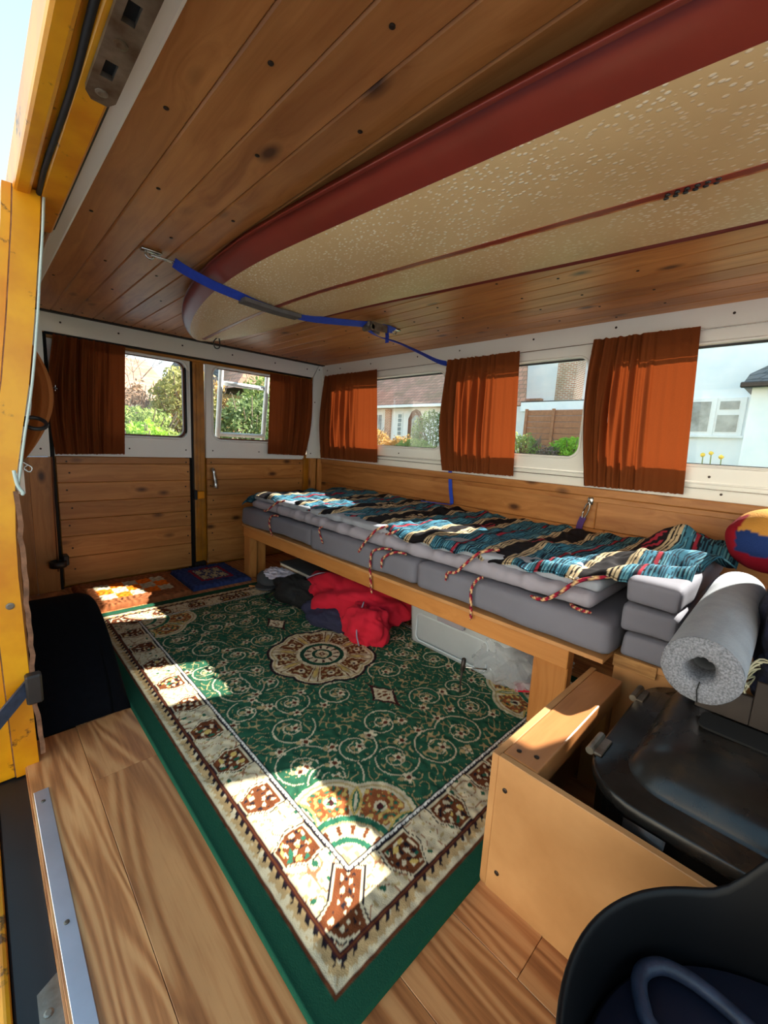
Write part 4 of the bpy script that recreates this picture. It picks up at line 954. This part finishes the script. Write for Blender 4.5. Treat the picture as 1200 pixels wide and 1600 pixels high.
# ============================================================ THINGS UNDER THE BED
sbx = thing('storage_box', 'milky white plastic storage box under the bed beside the red jacket', 'box', (1.42, .86, 0))
def loft(rings, cap0=True, cap1=True):
    n = len(rings[0]); V = [p for r in rings for p in r]; F = []
    for i in range(len(rings) - 1):
        for k in range(n): F.append((i * n + k, i * n + (k + 1) % n, (i + 1) * n + (k + 1) % n, (i + 1) * n + k))
    if cap0: F.append(tuple(range(n))[::-1])
    if cap1: F.append(tuple(range(len(V) - n, len(V))))
    return V, F
rr3 = lambda i, z, r=.03: [(a, b2, z) for a, b2 in rrect(1.222 + i, 1.60 - i, .615 + i, 1.085 - i, r, 5)]
obj('body', *loft([rr3(.02, .008), rr3(.012, .014), rr3(.004, .16), rr3(0, .185)]), M['tubbox'], sbx, True)
obj('lid', *loft([rr3(-.006, .186), rr3(-.006, .198), rr3(.004, .203), rr3(.02, .203)]), M['tubbox'], sbx, True)
box('clip', 1.210, 1.222, .80, .92, .150, .186, M['duvet'], sbx, .004)
plate('panel_rim', rrect(.70, 1.03, .03, .145, .02), [rrect(.705, 1.025, .035, .14, .017)], lambda a, b2, w: (1.2245 - w + .02 * 0, a, b2), .003, M['tubbox'], sbx)

def crumple(c, rad, seed, amp=.35, sub=4, floor=None):
    V, F = blob(c, rad, amp, 2.5, seed, sub, floor, True); return V, F
bagp = thing('plastic_bag', 'crumpled clear plastic bag under the bed next to the bench leg', 'bag', (1.36, .66, 0))
obj('film', *crumple((1.36, .655, .085), (.14, .13, .10), 3, .30, 5, .008), M['polybag'], bagp, False)
obj('inner_film', *crumple((1.37, .63, .07), (.10, .11, .07), 9, .5, 4, .010), M['polybag'], bagp, False)
obj('red_print', *ribbon(smooth_path([(1.245, .60, .020), (1.27, .565, .024), (1.30, .545, .030), (1.33, .538, .045)], 4), (.006, .006, .012), .002), M['red_cloth'], bagp)
box('blue_print', 1.26, 1.30, .525, .54, .010, .016, M['blue_web'], bagp, .001)
pg = thing('peg_tool', 'T-shaped metal peg with a dark grip standing on the rug before the plastic bag', 'tool', (1.089, .711, .006))
obj('stem', *tube([(1.089, .711, .007), (1.092, .714, .05), (1.100, .716, .085)], [.002, .003, .004], 8), M['iron'], pg, True)
obj('grip', *tube([(1.098, .715, .078), (1.0985, .7155, .080), (1.106, .717, .118), (1.106, .717, .120)], [.004, .008, .0075, .004], 12), M['iron'], pg, True)
obj('cross_rod', *tube([(1.102, .714, .092), (1.155, .66, .088)], .003, 8), M['chrome'], pg, True)

jk = thing('red_jacket', 'crimson jacket with grey piping heaped under the bed', 'jacket', (1.28, 1.5, 0))
obj('body', *heap((1.255, 1.405, .070), (.20, .27, .115), 2, .15), M['red_cloth'], jk, True)
obj('sleeve', *heap((1.105, 1.195, .055), (.080, .105, .095), 6, .3), M['red_cloth'], jk, True)
obj('hood', *heap((1.19, 1.60, .09), (.10, .10, .060), 9, .4), M['red_cloth'], jk, True)
obj('piping', *tube(smooth_path([(1.10, 1.21, .158), (1.055, 1.185, .115), (1.028, 1.165, .06), (1.03, 1.15, .012)], 5), .003, 6), M['piping'], jk, True)
obj('piping', *tube(smooth_path([(1.125, 1.66, .13), (1.15, 1.60, .165), (1.19, 1.55, .175)], 5), .0035, 6), M['piping'], jk, True)
t = setp(obj('navy_shirt', *heap((1.10, 1.42, .028), (.095, .15, .060), 4, .2, floor=.006), M['navy_cloth'], None, True), 'dark navy sports top with blue piping lying at the foot of the red jacket', 'shirt')
obj('blue_piping', *tube(smooth_path([(1.035, 1.45, .052), (1.025, 1.415, .045), (1.035, 1.37, .045), (1.05, 1.34, .05)], 5), .004, 6), M['cyan'], t, True)
t = thing('black_bag', 'black mesh drawstring bag lying between the red jacket and the grey cap', 'bag', (1.09, 1.68, 0))
obj('sack', *heap((1.095, 1.70, .050), (.075, .155, .075), 12, .1, floor=.006), M['black_mesh'], t, True)
obj('drawstring', *tube(smooth_path([(1.05, 1.77, .06), (1.00, 1.80, .012), (.975, 1.76, .011), (.99, 1.70, .010), (1.03, 1.66, .012)], 6), .0028, 6), M['rubber'], t, True)
obj('drawstring', *tube(smooth_path([(1.05, 1.78, .06), (1.03, 1.86, .012), (.99, 1.83, .011), (1.0, 1.74, .010)], 6), .0028, 6), M['rubber'], t, True)
t = thing('cap', 'charcoal cloth cap lying under the bed beside the black bag', 'cap', (1.15, 1.92, 0))
obj('crown', *blob((1.110, 2.0, .035), (.06, .07, .050), .06, 1.5, 3, 4, .006), M['grey_felt'], t, True)
obj('peak', *loft([[(1.065 + .05 * math.cos(a), 1.955 + .06 * math.sin(a), z) for a in np.linspace(0, 2 * PI, 25)[:-1]] for z in (.012, .020)]), M['grey_felt'], t)
t = setp(obj('paper_ball', *blob((1.115, 1.90, .090), (.05, .075, .020), .45, 2.8, 7, 4), M['paper'], None), 'crumpled white paper on the cap under the bed', 'paper')
t = thing('book', 'dark covered thick book lying under the bed on the white carton', 'book', (1.33, 1.83, .13))
box('cover', 1.160, 1.335, 1.69, 1.975, .126, .132, M['grey_felt'], t, .001); box('cover', 1.160, 1.335, 1.69, 1.975, .108, .112, M['ply_edge'], t, .001); box('pages', 1.163, 1.332, 1.693, 1.972, .112, .126, M['cream_render'], t, .001)
t = thing('carton', 'small white carton with a black end under the dark book', 'box', (1.33, 1.80, 0))
box('body', 1.180, 1.345, 1.70, 1.95, .006, .107, M['upvc'], t, .002); box('black_end', 1.195, 1.33, 1.694, 1.6995, .02, .100, M['black'], t, .001)
t = setp(obj('green_ball', *blob((1.36, 1.665, .10), (.030, .030, .030), .08, 3, 1, 3), M['green'], None, True), 'lime green ball behind the red jacket under the bed', 'ball')
t = setp(obj('pencil', *tube([(1.005, 2.02, .0115), (1.075, 1.955, .0115), (1.082, 1.948, .0115)], [.004, .004, .001], 6), M['pine_z'], None), 'short yellow pencil on the far edge of the rug by the bed leg', 'pencil')

# carabiner on the wall above the bed
t = thing('carabiner', 'steel carabiner with a purple webbing tag hanging on the window wall', 'carabiner', (1.756, .64, .55))
obj('eye_plate', *join(rb(1.757, 1.766, .612, .632, .600, .630, .002), ring_tube((1.752, .622, .608), (1, 0, 0), (0, 0, 1), .008, .0025, 16, 6)), M['chrome'], t, True)
obj('ring', *tube([(1.748, .622 + .009 * math.cos(a) + .012 * (math.sin(a) < 0) * 0 + .016 * (.5 - .5 * math.sin(a)), .575 + .034 * math.sin(a)) for a in np.linspace(0, 2 * PI, 25)], .0028, 6), M['chrome'], t, True)
obj('webbing_tag', *ribbon(smooth_path([(1.748, .637, .548), (1.744, .644, .52), (1.746, .648, .492)], 4), (0, .012, .002), .004), M['purple'], t)

# ============================================================ LOCKER BOX AND ENGINE COVER
lb = thing('engine_box', 'open plywood and timber box side standing on the floor before the engine cover', 'box', (.66, .1, 0))
box('side_panel', .624, .637, -.30, .316, .0, .270, M['ply'], lb, .001)
box('end_panel', .626, 1.09, .3165, .330, .0, .268, M['ply'], lb, .001)
box('top_beam', .638, 1.075, .252, .3155, .223, .270, M['beam_x'], lb, .003, 2)
box('post', 1.02, 1.064, .262, .306, .0, .222, M['rail_z'], lb, .002)
for y, z in ((.298, .213), (.296, .045), (.02, .20)): obj('screw', *disc_screw((.624, y, z), '-x', .0045), M['screw'], lb)
for xx, yy in ((.662, .298), (.672, .270)): obj('screw', *disc_screw((xx, yy, .270), 'z', .0045), M['screw'], lb)
ec = thing('engine_cover', 'worn black metal engine cover with hinges inside the timber box', 'cover', (.95, -.1, 0))
er = lambda i, z: [(a, b2, z) for a, b2 in rrect(.672 + i, 1.132 - i * .2, -.62 + i, .205 - i, max(.095 - i * .55, .02), 8)]
obj('skirt', *loft([er(.014, .0), er(.010, .250), er(.003, .256), er(.0, .262), er(.0, .278), er(.004, .281)]), M['engine'], ec, True)
obj('lid', *loft([er(.034, .2812), er(.036, .276), er(.046, .276), er(.052, .287), er(.064, .306), er(.082, .320), er(.105, .329), er(.14, .334), er(.20, .336)], False), M['engine'], ec, True)
for xx in (.775, 1.02): obj('hinge', *join(cyl((xx - .03, .209, .283), (xx + .03, .209, .283), .007, None, 10), rb(xx - .028, xx + .028, .190, .207, .279, .284, .001)), M['steel'], ec)
obj('torn_foil', *grid(lambda u, v: (.666 - .010 * math.sin(v * 3) * u, .128 - u * .055, .262 - v * (.040 - .022 * u + .008 * math.sin(u * 9))), 16, 8), M['iron'], ec)
obj('void_shade', *loft([[(a, b2, z) for a, b2 in rrect(.885, .946, -.42, .085, .015, 4)] for z in (.3362, .340)]), M['dark_gap'], ec)  # flat black plate stands in for the shaded void below the strip
ib = setp(obj('iron_strip', *rb(.950, .957, -.45, .0215, .341, .426, .001), M['iron']), 'dark flat iron strip standing on the engine cover under the foam roll', 'strip')
box('foot', .9498, .9572, .022, .100, .341, .394, M['iron'], ib, .001)

# foam pipe roll
fr_ = thing('foam_roll', 'thick grey foam tube with a central hole leaning on the folded cushions', 'foam roll', (1.0, .1, .43))
A, B = Vector((.822, .087, .462)), Vector((1.35, .098, .478)); ax_ = (B - A).normalized(); s1 = ax_.cross(Vector((0, 0, 1))).normalized(); s2 = s1.cross(ax_)
RO, RI = .0555, .0195
def fring(p, r, seed, j=0): return [tuple(p + (s1 * math.cos(a) + s2 * math.sin(a)) * (r * (1 + j * (rg.uniform(-1, 1))))) for a in np.linspace(0, 2 * PI, 49)[:-1]]
obj('tube_wall', *loft([fring(A + ax_ * .004, RO, 1, .008), fring(A + ax_ * .05, RO * 1.0, 2, .004), fring(A + ax_ * .2, RO, 3), fring(A + ax_ * .4, RO * .97, 3), fring(B, RO * .96, 4), fring(B, RI, 5), fring(A + ax_ * .06, RI, 6)], False, False), M['foam'], fr_, True)
obj('cut_end', *loft([fring(A + ax_ * .0038, RO, 1, .012), fring(A, RO * .95, 1, .01), fring(A + ax_ * .001, RO * .72, 1, .02), fring(A - ax_ * .001, RO * .5, 1, .02), fring(A + ax_ * .002, RI * 1.15, 2, .10), fring(A + ax_ * .02, RI * .98, 2, .10), fring(A + ax_ * .06, RI, 2, .03)], False, False), M['foam_cut'], fr_, True)
obj('slit', *ribbon([tuple(A - ax_ * .0015 - s2 * (RI * .9)+ s1 * .002), tuple(A - ax_ * .0015 - s2 * (RO * .6)), tuple(A - ax_ * .0015 - s2 * (RO * .97) + s1 * .003)], tuple(s1 * .0008), .002), M['dark_gap'], fr_)

# navy woollen throw with a fringe, at the edge of the picture
nw = thing('navy_throw', 'navy knitted throw with a cream fringe heaped behind the foam roll', 'throw', (1.25, -.05, .34))
obj('heap', *blob((1.22, -.030, .46), (.24, .078, .125), .12, 2.2, 2, 5, .337), M['navy_wool'], nw, True)
obj('fold', *blob((1.02, -.030, .415), (.075, .062, .060), .12, 2.0, 5, 5, .337), M['navy_wool'], nw, True)
for i in range(16):
    a = rg.uniform(0, 1); p = Vector((.99 + .03 * a, -.005 + .01 * rg.random(), .455 - .05 * a))
    obj('fringe_strand', *tube(smooth_path([p, p + Vector((-.012, .022, .012 * rg.uniform(-.2, 1))), p + Vector((-.025 - .02 * rg.random(), .035 + .012 * rg.random(), -.012 - .01 * rg.random())), p + Vector((-.030 - .02 * rg.random(), .030 + .02 * rg.random(), -.03 - .02 * rg.random()))], 4), .0016, 5), M['fringe'], nw, True)
# patchwork wool hat
def hat():
    V, F = blob((1.60, .055, .585), (.135, .115, .092), .05, 1.6, 3, 5, .505, False); V = np.array(V)
    d = (V - np.array([1.60, .055, .585])) / np.array([.135, .115, .092]); c = np.empty((len(V), 3)); c[:] = lin((140, 20, 40))
    n = np.array([mnoise.noise(Vector(p) * 14) for p in V]) * .25
    s = d[:, 2] + n; c[(s > -.30) & (d[:, 0] < 2)] = lin((34, 56, 110)); c[s > .28] = lin((196, 142, 66)); c[(d[:, 1] + n > .72)] = lin((150, 24, 40))
    return setp(obj('wool_hat', V, F, M['mat'], None, True, cols=c), 'round patchwork wool hat in ochre, blue and red by the window wall', 'hat')
hat()

# black trug in the foreground
tg = thing('rubber_trug', 'black rubber trug with a raised handle standing close to the camera', 'tub', (.41, -.118, 0))
TC = Vector((.412, -.122)); 
def trug(r_, z_, lift): 
    out = []
    for k in range(96):
        a = 2 * PI * k / 96; d = (a - .08 + PI) % (2 * PI) - PI; h = lift * (math.exp(-(d / .42) ** 4) + math.exp(-((abs(d) - PI) / .42) ** 4))
        out.append((TC.x + r_ * math.cos(a) * (1 + .35 * h), TC.y + r_ * math.sin(a) * (1 + .35 * h), z_ + h))
    return out
prof = [(.165, .002, 0), (.185, .02, 0), (.205, .20, 0), (.2215, .285, .085), (.2235, .292, .092), (.2245, .298, .095), (.2225, .302, .096), (.2195, .301, .095), (.217, .293, .09), (.200, .20, 0), (.196, .12, 0)]
obj('tub_wall', *loft([trug(*p) for p in prof], True, False), M['tub'], tg, True)
obj('bottom', *loft([[(TC.x + r_ * math.cos(a), TC.y + r_ * math.sin(a), z_) for a in np.linspace(0, 2 * PI, 65)[:-1]] for r_, z_ in ((.2015, .218), (.196, .226), (.12, .228), (.02, .2285))], True, True), M['navy_lid'], tg, True)
obj('hand_hole_rim', *ring_tube((TC.x + .2245 * math.cos(.08) - .004, TC.y + .2245 * math.sin(.08) - .002,   .335), (-math.sin(.08), math.cos(.08), 0), (.15, 0, 1), .022, .003, 24, 6), M['tub'], tg, True)
t = setp(obj('hose_loop', *tube(smooth_path([(.425, -.12, .2385), (.430, -.03, .2385), (.444, .030, .2385), (.459, .045, .2385), (.478, .053, .2385), (.496, .051, .2385), (.513, .039, .2385), (.521, .020, .2385), (.523, -.003, .2385), (.520, -.03, .2385), (.508, -.10, .2385), (.49, -.16, .2385)], 6), .008, 10), M['hose'], None, True), 'loop of slate grey hose lying in the bottom of the black trug', 'hose')

# ============================================================ OUTSIDE
GZ = -.45
def slab(name, x0, x1, y0, y1, z0, z1, m): return setp(box(name, x0, x1, y0, y1, z0, z1, m, bev=0), kind='structure')
slab('trim_5', -60, 2.2, -60, 80, GZ - .2, GZ, M['road']); bpy.data.objects['trim_5'].name = 'road'
slab('pavement', 2.2, 4.0, -60, 80, GZ - .2, GZ + .10, M['pavement'])
slab('garden_ground', 4.0, 90, -60, 80, GZ - .2, GZ + .12, M['grass'])
slab('far_verge', -90, -60, -60, 80, GZ - .2, GZ + .12, M['grass'])
# rear door ladder
ld = thing('rear_ladder', 'white tubular ladder fixed outside the right rear door', 'ladder', (1.29, 2.70, .3))
for a in ((1.148, 1.128), (1.462, 1.442)): obj('rail', *tube([(a[1] - .025, 2.70, .25), (a[1], 2.70, .78), (a[0], 2.68, 1.20), (a[0] + .005, 2.66, 1.36)], .0155, 12), M['upvc'], ld, True)
for z in (.40, 1.30):
    for xx in (1.115, 1.43): obj('bracket', *tube([(xx + (.03 if z > 1 else -.01), 2.575, z), (xx + (.03 if z > 1 else -.01), 2.70 - (.03 if z > 1 else 0), z)], .01, 8), M['upvc'], ld, True)
for z in (.80, 1.118, .45): obj('rung', *tube([(1.135, 2.695, z), (1.45, 2.695, z)], .014, 12), M['upvc'], ld, True)
# bungalow A (k = 19/11)
kA = 19 / 11; pA = lambda y, z: (y * kA, .8 + (z - .8) * kA)
hA = thing('bungalow', 'low white bungalow with a big clay tiled roof seen through the rearmost side window', 'house', (20, 18, GZ))
y0, ze = 14.0, .8 + (2.06 - .8) * kA
box('wall', 19, 25, 14.2, 26, GZ, ze, M['render'], hA, 0)
RZ = ze + 4.2
V = [(18.5, 13.7, ze - .05), (18.5, 26.5, ze - .05), (22.5, 25.5, RZ), (22.5, 14.6, RZ), (26.5, 13.7, ze - .05), (26.5, 26.5, ze - .05)]
obj('roof', V, [(0, 1, 2, 3), (4, 3, 2, 5), (0, 3, 4), (1, 5, 2), (0, 4, 5, 1)], M['tiles'], hA)
box('gutter', 18.40, 18.55, 13.7, 26.5, ze - .06, ze + .10, M['upvc'], hA, .02)
obj('gable_roof', [(17.6, 20.6, ze), (17.6, 24.4, ze), (17.9, 22.5, ze + 2.3), (21, 22.5, ze + 2.3), (20.5, 20.6, ze), (20.5, 24.4, ze)], [(0, 2, 3, 4), (1, 5, 3, 2), (0, 1, 2)], M['tiles'], hA)
box('brick_pier', 18.86, 19.0, 19.15, 19.62, GZ, ze - .1, M['brick'], hA, 0); box('brick_plinth', 18.9, 19.0, 17.0, 19.15, GZ, .62, M['brick'], hA, 0)
wn = box('window', 18.93, 19.0, 18.15, 18.58, 1.25, 2.65, M['upvc'], hA, 0)
for i in range(5): box('pane', 18.915, 18.93, 18.22, 18.50, 1.32 + i * .26, 1.54 + i * .26, M['housepane'], wn, 0)
wn = box('window', 18.93, 19.0, 19.9, 21.1, 1.1, 2.65, M['upvc'], hA, 0)
for i in range(3): box('pane', 18.915, 18.93, 19.97 + i * .37, 20.27 + i * .37, 1.2, 2.55, M['housepane'], wn, 0)
dr = plate('front_door', [(16.55, GZ + .1), (17.65, GZ + .1), (17.65, 2.3), (17.4, 2.72), (17.1, 2.85), (16.8, 2.72), (16.55, 2.3)], [], lambda a, b2, w: (18.92 + w, a, b2), .08, M['doorwood'], hA)
plate('pane', [(16.75, 1.2), (17.35, 1.2), (17.35, 2.25), (17.1, 2.5), (16.9, 2.5), (16.75, 2.25)], [], lambda a, b2, w: (18.90 + w, a, b2), .02, M['housepane'], dr)
# gabled house B with chimney and garage (k = 17/9.5)
kB = 17 / 9.5; zB = lambda z: .8 + (z - .8) * kB
hB = thing('gabled_house', 'bright white gabled house with a brick chimney seen through the middle side window', 'house', (20, 8.5, GZ))
box('wall', 19.2, 24, 6.6, 11.6, GZ, 4.6, M['render'], hB, 0)
obj('gable', [(19.2, 6.6, 4.6), (19.2, 11.6, 4.6), (19.2, 9.1, 7.6), (24, 6.6, 4.6), (24, 11.6, 4.6), (24, 9.1, 7.6)], [(0, 2, 1), (3, 4, 5), (0, 3, 5, 2), (1, 2, 5, 4)], M['render'], hB)
obj('roof', *join(orient_box((18.9, 9.9, 3.05), (24.3, 9.9, 3.05), .9, .3, 0), ([(17.4, 9.35, 2.75), (17.4, 10.8, 2.75), (18.2, 10.8, 5.4), (18.2, 9.95, 5.4), (17.45, 9.35, 2.70), (17.45, 10.8, 2.70), (18.3, 10.8, 5.35), (18.3, 9.95, 5.35)], [(0, 3, 2, 1), (4, 5, 6, 7), (0, 1, 5, 4), (0, 4, 7, 3), (3, 7, 6, 2), (1, 2, 6, 5)])), M['tiles'], hB)
ch = box('chimney', 18.1, 19.0, 7.62, 8.42, 2.55, 6.6, M['brick'], hB, 0)
for i in range(2): obj('chimney_pot', *lathe((18.5, 7.85 + i * .4, 6.6), [(.12, 0), (.13, .05), (.10, .4), (.12, .42)], 14), M['brick'], ch, True)
gb = thing('garage', 'flat roofed white garage behind the brown fence', 'garage', (19, 7.5, GZ))
box('wall', 17.2, 17.9, 5.6, 9.3, GZ, 2.45, M['render'], gb, 0); box('fascia', 17.1, 17.95, 5.5, 9.4, 2.45, 2.82, M['render'], gb, 0); box('roof', 17.1, 17.95, 5.5, 9.4, 2.82, 2.86, M['slate'], gb, 0)
fn = thing('garden_fence', 'brown horizontal board fence in front of the white garage', 'fence', (16.8, 7.3, GZ))
for i in range(9): box('board', 16.78, 16.81, 5.3, 8.95, .35 + i * .235, .575 + i * .235, M['fence'], fn, .01)
for y in (5.35, 7.75, 8.9): box('post', 16.70, 16.78, y - .06, y + .06, GZ, 2.5, M['fence'], fn, .01)
# house C (k = 15/8)
kC = 15 / 8; hC = thing('rendered_house', 'pale rendered house with a white framed window seen through the nearest side window', 'house', (18, 1.5, GZ))
box('wall', 15, 22, -3, 4.4, GZ, 6.6, M['render'], hC, 0)
wn = box('window', 14.93, 15.02, 1.66, 2.98, 1.50, 2.52, M['upvc'], hC, .01)
box('pane', 14.915, 14.935, 2.42, 2.88, 1.60, 2.42, M['housepane'], wn, 0); box('pane', 14.915, 14.935, 1.78, 2.24, 1.60, 2.05, M['housepane'], wn, 0); box('pane', 14.915, 14.935, 1.80, 2.22, 2.20, 2.42, M['housepane'], wn, 0)
box('sill', 14.88, 15.0, 1.60, 3.05, 1.43, 1.50, M['upvc'], hC, .01); box('centre_bar', 14.90, 14.93, 2.29, 2.36, 1.50, 2.52, M['upvc'], wn, 0)
ex = thing('house_extension', 'low pale extension with a slate roof corner standing before the rendered house', 'house', (13, .5, GZ))
box('wall', 13.6, 14.98, -3, 1.46, GZ, 2.62, M['render'], ex, 0)
obj('roof', [(13.35, -3.2, 2.66), (13.35, 1.62, 2.66), (14.2, 1.62, 3.0), (14.98, .3, 3.9), (14.98, -3.2, 3.9), (14.98, 1.62, 2.66), (13.35, -3.2, 2.58), (13.35, 1.62, 2.58), (14.98, 1.62, 2.58), (14.98, -3.2, 2.58)], [(0, 1, 2, 3, 4), (1, 5, 3, 2), (0, 6, 7, 1), (1, 7, 8, 5), (6, 9, 8, 7)], M['slate'], ex)
box('gutter', 13.25, 13.38, -3.2, 1.66, 2.55, 2.68, M['iron'], ex, .02)
# plants in the front gardens
def bush(name, label, c, rad, n, size, seed, mat, group=None, twigs=10, cat='bush'):
    t = thing(name, label, cat, (c[0], c[1], GZ + .1), group)
    setp(obj('foliage', *leaves(c, rad, n, size, seed), mat, t), kind='stuff')
    r = random.Random(seed); V, F = [], []
    for i in range(twigs):
        a = r.uniform(0, 6.28); h = r.uniform(.5, 1.0)
        V, F = join((V, F), tube([(c[0], c[1], GZ + .1), (c[0] + .4 * rad[0] * math.cos(a), c[1] + .4 * rad[1] * math.sin(a), c[2]), (c[0] + rad[0] * .9 * math.cos(a), c[1] + rad[1] * .9 * math.sin(a), c[2] + rad[2] * h)], [.03, .02, .008], 5))
    obj('stems', V, F, M['twig'], t); return t
bush('shrub', 'round olive green shrub beside the bungalow door', (14.5, 12.0, 1.05), (1.0, 1.15, 1.25), 5200, .055, 1, M['leaf_dark'])
bush('shrub', 'dry tan hydrangea shrub at the left edge of the rearmost side window', (14.0, 15.6, .75), (.9, 1.3, .75), 3600, .06, 2, M['leaf_tan'])
bush('shrub', 'brown headed shrub under the bungalow window', (14.6, 13.9, .55), (.7, .8, .62), 2600, .06, 3, M['leaf_tan'])
bush('shrub', 'low pale green shrub before the round shrub', (12.6, 11.3, .40), (.6, 1.2, .62), 3000, .06, 4, M['leaf'])
bush('hedge_bush', 'bright green bush before the fence at the right of the middle side window', (13.2, 5.45, .70), (.8, .62, .58), 4200, .055, 5, M['leaf_bright'])
bush('hedge_bush', 'yellow green twiggy bush at the left of the middle side window', (12.6, 6.75, .62), (.8, .6, .72), 2600, .05, 6, M['leaf'], None, 40)
bush('hedge_bush', 'bare brown bush between the two green bushes of the middle side window', (12.4, 5.75, .55), (.5, .4, .42), 1700, .04, 7, M['twig'])
for i, (c, rad, n, m, lab) in enumerate([((2.45, 9.6, .45), (.75, .9, .80), 4200, 'leaf', 'leafy hedge seen through the left rear window'), ((3.55, 10.2, .95), (.75, .9, 1.35), 5200, 'leaf_olive', 'tall olive hedge tree right of the left rear window'),
        ((4.75, 9.4, .75), (.95, .8, .95), 4600, 'leaf_dark', 'dark green bush behind the ladder'), ((4.1, 11.0, 1.0), (.9, .8, 1.3), 3400, 'leaf_tan', 'brown leafless hedge behind the ladder'), ((2.25, 8.6, .35), (.42, .5, .62), 2600, 'leaf_bright', 'bright green low bush at the foot of the left rear window'), ((2.75, 11.4, .75), (.55, .5, 1.15), 2600, 'leaf_brown', 'brown twiggy hedge left of the tall olive hedge tree'), ((5.6, 10.0, 1.2), (.8, .9, 1.5), 4200, 'leaf', 'tall green bush at the right of the rear windows')]):
    bush('hedge_tree', lab, c, rad, n, .06, 20 + i, M[m], None, 14)
def bare_tree(label, c, h, seed):
    t = thing('bare_tree', label, 'tree', (c[0], c[1], GZ + .1)); r = random.Random(seed); V, F = [], []
    def grow(p, d, L, rad, lv):
        nonlocal V, F
        q = p + d * L; V, F = join((V, F), tube([p, p + d * L * .5 + Vector((r.uniform(-.05, .05), r.uniform(-.05, .05), 0)) * L, q], [rad, rad * .85, rad * .7], 5))
        if lv: 
            for _ in range(3 if lv > 1 else 4): grow(q, (d + Vector((r.uniform(-.7, .7), r.uniform(-.7, .7), r.uniform(-.2, .5)))).normalized(), L * r.uniform(.6, .8), rad * .6, lv - 1)
    grow(Vector((c[0], c[1], GZ + .1)), Vector((0, 0, 1)), h * .36, .034, 5); obj('branches', V, F, M['twig'], t); return t
bare_tree('bare branching tree behind the hedge of the left rear window', (2.9, 12.5), 3.6, 3); bare_tree('bare twiggy tree at the far left of the left rear window', (2.3, 13.5), 3.3, 4)
hD = thing('brick_house', 'brick house with red and grey roofs beyond the hedges, seen through the rear windows', 'house', (8, 17, GZ))
box('wall', 6.4, 11.6, 17, 21, GZ, 2.4, M['brick'], hD, 0)
obj('roof', [(6.0, 16.7, 2.4), (12, 16.7, 2.4), (11, 19, 5.0), (7, 19, 5.0), (6.0, 21.3, 2.4), (12, 21.3, 2.4)], [(0, 1, 2, 3), (4, 3, 2, 5), (0, 3, 4), (1, 5, 2)], M['slate'], hD)
obj('gable_roof', [(7.0, 15.2, 2.5), (9.6, 15.2, 2.5), (8.3, 15.4, 4.4), (8.3, 18, 4.4), (7.0, 18, 2.5), (9.6, 18, 2.5)], [(0, 2, 3, 4), (1, 5, 3, 2), (0, 1, 2)], M['tiles'], hD)
hE = thing('tiled_house', 'far tiled house roof behind the hedge of the left rear window', 'house', (4, 22, GZ))
box('wall', 3.6, 7.6, 23, 28, GZ, 2.2, M['cream_render'], hE, 0); obj('roof', [(3.4, 22.7, 2.2), (7.8, 22.7, 2.2), (6.9, 25.5, 4.4), (4.4, 25.5, 4.4), (3.4, 28.3, 2.2), (7.8, 28.3, 2.2)], [(0, 1, 2, 3), (4, 3, 2, 5), (0, 3, 4), (1, 5, 2)], M['tiles'], hE)
for i, (yy, h) in enumerate(((1.05, 0), (1.28, .02), (1.18, .05))):
    t = thing('daffodil', ['rightmost short yellow daffodil before the pale rendered house', 'leftmost yellow daffodil before the pale rendered house', 'tallest, middle yellow daffodil before the pale rendered house'][i], 'flower', (8.2, yy, GZ + .1), 'daffodils outside the nearest side window')
    obj('stem', *tube([(8.2, yy, GZ + .1), (8.2, yy + .02, .4), (8.18, yy + .04, .84 + h)], .008, 5), M['leaf'], t)
    obj('flower', *blob((8.16, yy + .04, .86 + h), (.02, .028, .028), .3, 3, i, 2), M['daffodil'], t)
for i, z in enumerate((5.0, 4.66, 4.54)):
    setp(obj('overhead_wire', *tube([(-9, 10.2, z + .6), (-5, 10.8, z + .25), (.9, 12, z), (10, 13.6, z + .5)], .012, 5), M['black']), ['highest overhead wire in the sky left of the pillar', 'middle overhead wire in the sky left of the pillar', 'lowest overhead wire in the sky left of the pillar'][i], 'wire', 'overhead wires')
# unseen terrace added across the street to bounce sunlight through the open door
op = thing('bounce_terrace', 'added unseen terrace across the street reflecting sunlight into the open side door', 'house', (-11, 0, GZ))
box('wall', -17, -11, -14, 14, GZ, 5.4, M['cream_render'], op, 0); obj('roof', [(-10.6, -14.3, 5.4), (-10.6, 14.3, 5.4), (-14, 14.3, 7.8), (-14, -14.3, 7.8), (-17.4, -14.3, 5.4), (-17.4, 14.3, 5.4)], [(0, 1, 2, 3), (4, 3, 2, 5), (0, 3, 4), (1, 5, 2)], M['tiles'], op)
